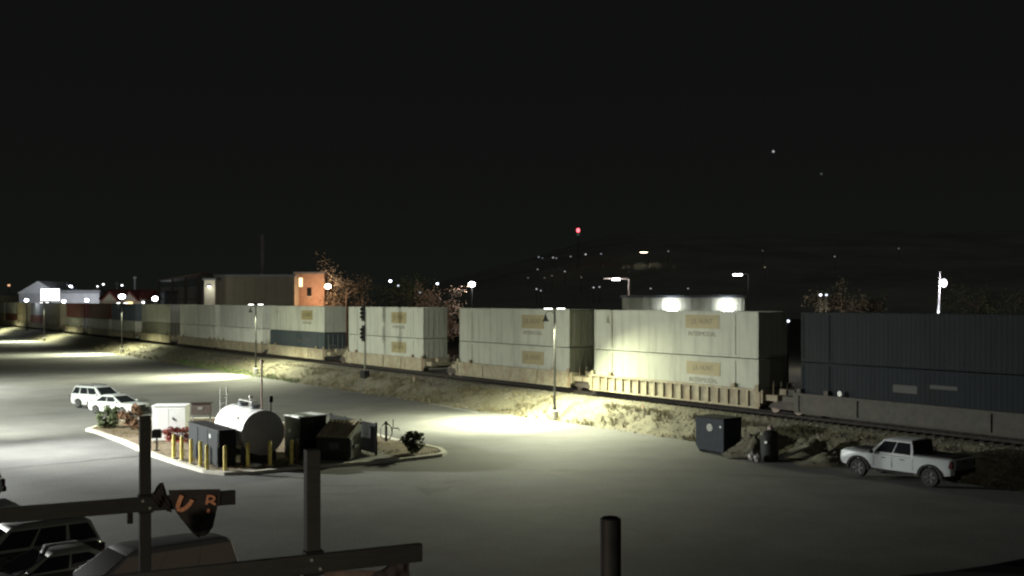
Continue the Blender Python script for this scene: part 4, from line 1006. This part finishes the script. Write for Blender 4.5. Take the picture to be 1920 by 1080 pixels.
# metal building with floodlights behind the near stack
t,wd,z = building('metal_building','long pale metal building behind the near white stack, with two floodlights',1178,1396,556.5,128,7,wall_mat('pale metal cladding',(.30,.30,.24)),'flat')
for px in (1259,1363):
    q = Q(px,573,128); dx = q.x-t.location.x
    b = MB(); b.box((dx,-.3,q.z+.12),(1.0,.5,.8)); b.box((dx,-.05,q.z+.1),(.3,.3,.3)); fl = b.build('floodlight',M_gun,t)
    b = MB(); b.lathe([(.02,-.72),(.45,-.72),(.74,-.66),(.78,-.56),(.02,-.54)],(dx,0,q.z+.05),'Y',24); b.build('lens',emit('floodlight lens',(.93,.97,1),40),fl)
    spot((q.x,126.6,q.z+.6),170,(.9,.95,1),170,.3,.5,(0,.3,-1))
for k in range(12): b = MB(); b.box((-wd/2+.4+k*(wd-.8)/11,-.03,z/2),(.08,.06,z-.3)); b.build('wall_rib',wall_mat('pale metal cladding',(.30,.30,.24)),t)
# left: store with gable and square sign
t,wd,z = building('store','pale gabled store behind the train at the far left',36,186,549,285,18,wall_mat('pale store wall',(.36,.37,.38)))
x0,x1 = Q(34,549,285).x-t.location.x, Q(112,549,285).x-t.location.x; za = Q(75,526,285).z
b = MB(); b.prism([(x0,z),(x1,z),((x0+x1)/2,za)],-.6,18,'XZ'); b.build('gable',wall_mat('pale gable',(.5,.52,.55)),t)
b = MB(); xa = x1+.1; b.prism([(xa,z+.05),(wd/2+.4,z+.05),(wd/2+.4,z+.8),(xa,z+.8)],-.4,18,'XZ'); b.build('roof',wall_mat('store roof',(.16,.17,.18)),t)
for k in range(5): b = MB(); b.box((-wd/2+2+k*wd/5,-.05,2.2),(2.6,.1,2.6)); b.build('window',glass(),t)
# square sign
q0,q1_ = Q(77,542,262),Q(111,563,262)
t = thing('lit_sign','bright white backlit rectangular sign in front of the gabled store','sign',((q0.x+q1_.x)/2,262,0))
b = MB(); b.box((0,.25,(q0.z+q1_.z)/2),(q1_.x-q0.x+.3,.5,q0.z-q1_.z+.3)); b.build('cabinet',M_gal,t)
b = MB(); b.box((0,-.03,(q0.z+q1_.z)/2),(q1_.x-q0.x,.06,q0.z-q1_.z)); b.build('lit_face',emit('sign face',(.93,.93,1),9),t)
b = MB(); b.box((0,.25,q1_.z/2),(.4,.4,q1_.z)); b.build('post',M_pole,t)
point((t.location.x+2,270,8),9000,(.9,.92,1),1)
for px,py,Y,sz,lb,pw in ((50,563,255,1.2,'bright lamp left of the square lit sign',600),(120,565,255,1.2,'bright lamp just right of the square lit sign, low',600),(163,563,250,1.2,'bright lamp between the lit sign and the red roofs',600),(110,538,300,1.2,'left lamp of the pair above the lit sign',0),(132,538,300,1.4,'right lamp of the pair above the lit sign',0),(183,537,300,.6,'dim lamp left of the three above the red roofs',0),(194,533,300,.8,'middle lamp of the three above the red roofs',0),(229,535,300,.8,'right lamp of the three above the red roofs',0),(229,556,226,1.9,'large bright lamp between the two red gables',1500),(291,560,215,1.6,'bright blue white lamp right of the red-roofed house',1500),(269,567,225,.8,'small lamp at the right end of the red-roofed house',200)):
    post_lamp(lb,px,py,Y,sz,BLU if sz > .9 else WHT,26 if sz > 1 else 5,pw)
post_lamp('dim orange lamp above the left end of the gabled store',17,535,310,1.1,ORG,1.2,0)
# red-roofed house
t,wd,z = building('house','red roofed house with two front gables behind the train',188,272,560,240,12,wall_mat('beige house wall',(.4,.33,.25)))
M_rr = wall_mat('red roof',(.22,.06,.045),.2,1)
b = MB(); b.prism([(-.5,z),(12.5,z),(6,z+2.2)],-wd/2-.4,wd/2+.4,'YZ'); b.build('roof',M_rr,t)
for cxp in (210,247):
    xx = Q(cxp,560,240).x-t.location.x
    b = MB(); b.prism([(xx-2.1,z-.4),(xx+2.1,z-.4),(xx,z+1.9)],-1.5,5,'XZ'); gb = b.build('gable_roof',M_rr,t)
    b = MB(); b.prism([(xx-1.6,z-.38),(xx+1.6,z-.38),(xx,z+1.35)],-1.53,-1.5,'XZ'); b.build('gable_face',wall_mat('cream gable',(.5,.45,.35)),gb)
xx = Q(247,567,240).x-t.location.x; b = MB(); b.box((xx,-1.6,Q(247,567,240).z),(1.5,.12,.55)); b.build('lit_panel',emit('warm panel',(1,.75,.35),2.2),t)
# dark open shed
t = thing('open_shed','dark open steel shed with sloping roof behind the train','shed',(Q(345,520,205).x,205,-.1))
hw = 4.0; zt1,zt2 = Q(385,514,205).z,Q(306,527,205).z
b = MB(); b.slab([(-hw,-3,zt2),(hw,-3,zt1),(hw,5,zt1),(-hw,5,zt2)],.25); b.build('roof',mat('brown sheet',(.13,.10,.075),.7,var=.3),t)
for i,xx in enumerate((-hw+.2,-1.3,1.3,hw-.2)):
    for yy in (-2.8,4.8): b = MB(); zz = zt2+(zt1-zt2)*(xx+hw)/(2*hw); b.box((xx,yy,zz/2),(.28,.28,zz)); b.build('post',M_rustd,t)
for zq in (.52,.72): b = MB(); b.bar((-hw,-2.8,zt2*zq),(hw,-2.8,zt2*zq),.2); b.build('rail',M_rustd,t)
b = MB(); b.box((.5,4,zt2*.33),(6,.2,zt2*.6)); b.build('back_wall',wall_mat('brown boards',(.14,.11,.09)),t)
# small background low buildings
for px0,px1,yt,Y,c,lb in ((0,36,553,300,(.25,.22,.16),'low tan building at the very left edge behind the train'),(268,308,548,250,(.3,.31,.33),'low pale grey building right of the red-roofed house'),(300,384,540,260,(.15,.13,.11),'low brown building behind the dark open shed')):
    t,wd,z = building('low_building',lb,px0,px1,yt,Y,12,wall_mat(lb[:14],c),'flat')
    for k in range(3): b = MB(); b.box((-wd/3+k*wd/3,-.05,z*.55),(1.2,.1,1.3)); b.build('window',glass(),t)
for px,lb in ((253,'tall thin mast above the red-roofed house'),(219,'shorter thin mast above the left red gable')):
    yt = 517 if px == 253 else 528; q = Q(px,yt,300); t = thing('mast',lb,'mast',(q.x,300,-.1)); b = MB(); b.lathe([(.3,0),(.25,q.z)],n=8); b.build('tube',mat('mast grey',(.2,.2,.2),.6),t); b = MB(); b.box((0,0,q.z-.5),(.9,.3,.3)); b.build('antenna',M_gal,t)
# far chimney, dim
q = Q(492,440,420); t = thing('chimney_stack','faint tall chimney stack far behind the warehouse','chimney',(q.x,420,-.1)); b = MB(); b.lathe([(1.1,0),(.8,q.z)],n=14); b.build('shaft',wall_mat('chimney brick',(.5,.42,.4)),t,smooth=True); b = MB(); b.lathe([(.9,q.z-.8),(.95,q.z-.2),(.85,q.z-.0)],n=14); b.build('crown',M_conc,t)
# trees
def tree(label,px,py,Y,h,rx,m,n=1500,leaf=.22,bare=.3,seed=1,cat='tree'):
    rnd = random.Random(seed); q = Q(px,py,Y); t = thing('tree',label,cat,(q.x,Y,-.1))
    b = MB(); tips = []
    b.tube([(0,0,0),(.1,.05,h*.25),(-.1,.1,h*.5),(.05,0,h*.8)],[h*.022,h*.018,h*.012,h*.005],8)
    for k in range(16):
        a = rnd.uniform(0,6.28); z0 = h*rnd.uniform(.3,.75); Lb = rx*rnd.uniform(.55,1.05); up = rnd.uniform(.2,.8)
        p0 = Vector((0,0,z0)); p1 = p0+Vector((math.cos(a)*Lb*.5,math.sin(a)*Lb*.5,Lb*up*.4)); p2 = p0+Vector((math.cos(a)*Lb,math.sin(a)*Lb,Lb*up))
        b.tube([p0,p1,p2],[h*.008,h*.005,h*.002],5); tips += [p1,p2,(p1+p2)/2]
        for kk in range(5):
            d = Vector((rnd.gauss(0,1),rnd.gauss(0,1),rnd.gauss(.3,.7))).normalized()*Lb*.45; s_ = p1+(p2-p1)*rnd.random()
            b.tube([s_,s_+d*.6+Vector((0,0,.05)),s_+d],[h*.003,h*.002,h*.001],4); tips += [s_+d,s_+d*.6]
    b.build('trunk',M_bark,t,smooth=True)
    b = MB()
    for k in range(n):
        c = rnd.choice(tips); p = c+Vector((rnd.gauss(0,1),rnd.gauss(0,1),rnd.gauss(0,.8)))*rx*.12
        d = Vector((rnd.gauss(0,1),rnd.gauss(0,1),rnd.gauss(0,.7))).normalized()*leaf*rnd.uniform(.6,1.3); e = d.cross(Vector((rnd.gauss(0,1),rnd.gauss(0,1),rnd.gauss(0,1)))).normalized()*leaf*.4
        b.add([p-d*.5,p+e,p+d*.5,p-e],[(0,1,2,3)])
    b.build('crown',m,t,fix=False); return t
tree('sparse autumn tree lit by the orange street lamp, right of the brick building',650,560,186,15.5,5.0,mat('grey brown leaves',(.12,.10,.07),.85,var=.4),2400,.32,seed=4)
tree('small bare tree in front of the orange brick wall',586,545,190,11.5,2.6,M_leafb,200,.25,seed=9)
tree('dim russet tree behind the third and second white stacks',822,565,150,11,3.6,M_leafb,1500,.3,seed=5)
tree('dark tree between the bare tree and the central bright lamp',770,555,190,14,4.5,M_leafg,1500,.32,seed=6)
tree('pale brown round tree lit from below, right of the near white stack',1578,560,140,10.5,3.6,mat('grey brown leaves',(.12,.10,.07),.85,var=.4),3200,.3,seed=7)
tree('dim brown shrubby tree right of the pale round tree',1622,568,145,9.4,2.6,mat('grey brown leaves',(.12,.10,.07),.85,var=.4),1800,.28,seed=8)
tree('dark leafless tree at the right, left of the frame edge',1905,545,120,11.5,4.2,M_leafg,900,.26,seed=10)
tree('dim spreading tree right of the lit flagpole',1835,560,135,11.5,4.0,M_leafg,900,.28,seed=11)
q = Q(1560,560,133); point((q.x-1.5,131.5,6.5),1900,(1,.93,.78),.2)
for px,lb in ((1538,'left lamp of the small pair beside the pale round tree'),(1549,'right lamp of the small pair beside the pale round tree')):
    post_lamp(lb,px,553,134,.45,BLU,6 if px == 1538 else 2,0)
post_lamp('small blue white lamp seen in the gap behind the near stack',1477,602,110,.5,BLU,2.5,0)
# lit flagpole
q = Q(1762,508,110); t = thing('flagpole','tall white pole lit from its foot, with a round lamp near its top','pole',(Q(1758,592,110).x,110,-.1))
b = MB(); dx = q.x-t.location.x; b.tube([(0,0,0),(0,0,6.2),(dx*.6,0,8.8),(dx,0,q.z)],[.13,.13,.09,.05],12); b.build('shaft',mat('white pole paint',(.8,.8,.8),.4),t,smooth=True)
ql = Q(1767,529,110); b = MB(); b.sphere((ql.x-t.location.x+.1,-.1,ql.z),(.32,.3,.42),12,8); b.bar((dx*.8,0,ql.z+.2),(ql.x-t.location.x,0,ql.z+.1),.06); b.build('lamp',emit('pinkish lamp',(1,.9,1),5),t)
b = MB(); b.lathe([(.25,0),(.25,.25),(.1,.4)],(-.1,-.9,5.6),n=12); b.bar((-.1,-.9,5.65),(0,0,5.65),.08); b.build('uplight',M_gun,t)
point((ql.x+.3,109.2,ql.z-.3),500,(1,.92,1),.3)
spot((t.location.x-.05,109.35,6.15),500,(.85,.92,1),40,.6,.1,(0.12,.55,1.6))
# hill with small lights
def hill_z(X,Y):
    u = max(0,min(1,(Y-480)/500)); e = max(0,min(1,(X+160)/260)); return (72*u**.8)*e*(1+.12*noise2(X*.01,Y*.01))-1
def on_hill(x,y,above):
    Y = 485.0
    while Y < 980:
        q = Q(x,y,Y)
        if hill_z(q.x,Y)+above >= q.z: break
        Y += 2
    return Y
b = MB(); nx,ny = 60,14
for j in range(ny+1):
    for i in range(nx+1):
        X = -700+i*1700/nx; Y = 480+j*60; u = max(0,min(1,(Y-480)/500)); e = max(0,min(1,(X+160)/260))
        b.v.append((X,Y,hill_z(X,Y)))
for j in range(ny):
    for i in range(nx): b.f.append((j*(nx+1)+i,j*(nx+1)+i+1,(j+1)*(nx+1)+i+1,(j+1)*(nx+1)+i))
struct(b.build('hill',mat('dark hillside',(.42,.43,.36),.95,var=.3,scale=.02),smooth=True))
hl = [(1010,482,.8,BLU),(1017,484,.3,BLU),(1037,483,1.2,WHT),(1043,484,.5,WHT),(1070,481,.6,WHT),(1098,477,1.6,WHT),(1127,476,.7,BLU),(1253,471,.5,WHT),(1008,505,.6,WHT),(1059,509,.8,WHT),(990,521,.3,WRM),(1006,542,1.4,WHT),(1014,545,.9,WHT),(1113,539,1.6,WHT),(1124,538,1.1,WHT),(1220,541,1.0,WHT),(1290,541,.8,WHT),(1434,501,.5,WRM),(1565,481,.5,WHT),(1035,517,.25,WRM),(1021,521,.25,WRM),(1090,520,.3,WRM),(1430,470,.2,WHT),(1685,466,.3,WHT)]
for x,y,st_,c in hl:
    Yh = on_hill(x,y,8); q = Q(x,y,Yh)
    post_lamp('tiny distant light on the dark hillside',x,y,Yh,.95*Yh/470,c,st_*.55,0,'distant_lamp',base_z=hill_z(q.x,Yh)-.5,group='tiny lights on the far hillside')
Yh = on_hill(1207,473,9); q = Q(1207,473,Yh)
post_lamp('brightest warm white light high on the far hillside',1207,473,Yh,3.2*Yh/470,WRM,16,0,'distant_lamp',base_z=hill_z(q.x,Yh)-.5,arm=3)
# radio tower with red beacon
Yt = on_hill(1084,431,26); q = Q(1084,431,Yt); zb = hill_z(q.x,Yt)-.5
t = thing('radio_tower','slim radio tower on the hill with a red beacon on top','tower',(q.x,Yt,zb)); q.z -= zb
b = MB()
for k in range(3):
    a = k*2.094; b.bar((math.cos(a)*1.6,math.sin(a)*1.6,0),(math.cos(a)*.35,math.sin(a)*.35,q.z-1),.14)
for k in range(12):
    z0,z1 = (q.z-1)*k/12,(q.z-1)*(k+1)/12; r0,r1 = 1.6-1.25*k/12,1.6-1.25*(k+1)/12
    for j in range(3): a,a2_ = j*2.094,(j+1)*2.094; b.bar((math.cos(a)*r0,math.sin(a)*r0,z0),(math.cos(a2_)*r1,math.sin(a2_)*r1,z1),.1)
b.build('lattice',M_gun,t)
b = MB(); b.lathe([(.4,q.z-1.6),(1.05,q.z-1.3),(1.05,q.z+.6),(.3,q.z+1.1)],n=12); b.build('beacon',emit('red beacon',(1,.12,.15),3.5),t)
b = MB(); b.box((0,-.2,q.z-3),(1.6,.6,1.6)); b.build('antenna_panel',emit('green glow panel',(.3,.5,.38),.10),t)  # faint green glow put into the panel's material
# stars
for x,y,st_,lb in ((1450,284,.45,'lone brightest star high in the night sky'),(1540,326,.06,'faint star right of the brightest star'),(1552,456,.5,'star low above the right hillside')):
    q = Q(x,y,3000); b = MB(); b.sphere((0,0,0),3.4,10,6); tag(b.build('star',emit(f'star {st_}',(.95,.97,1),st_),loc=q),lb,'star')
# marker lamp on the far right wagon
q = T(-6.4,.34,ZR+1.62); b = MB(); b.lathe([(0,0),(.15,0),(.17,.03),(.1,.05),(0,.05)],n=14,axis='Y'); tag(b.build('brake_wheel',M_gal,loc=q,rz=RZT),'pale round brake wheel on the dark right wagon','brake wheel')
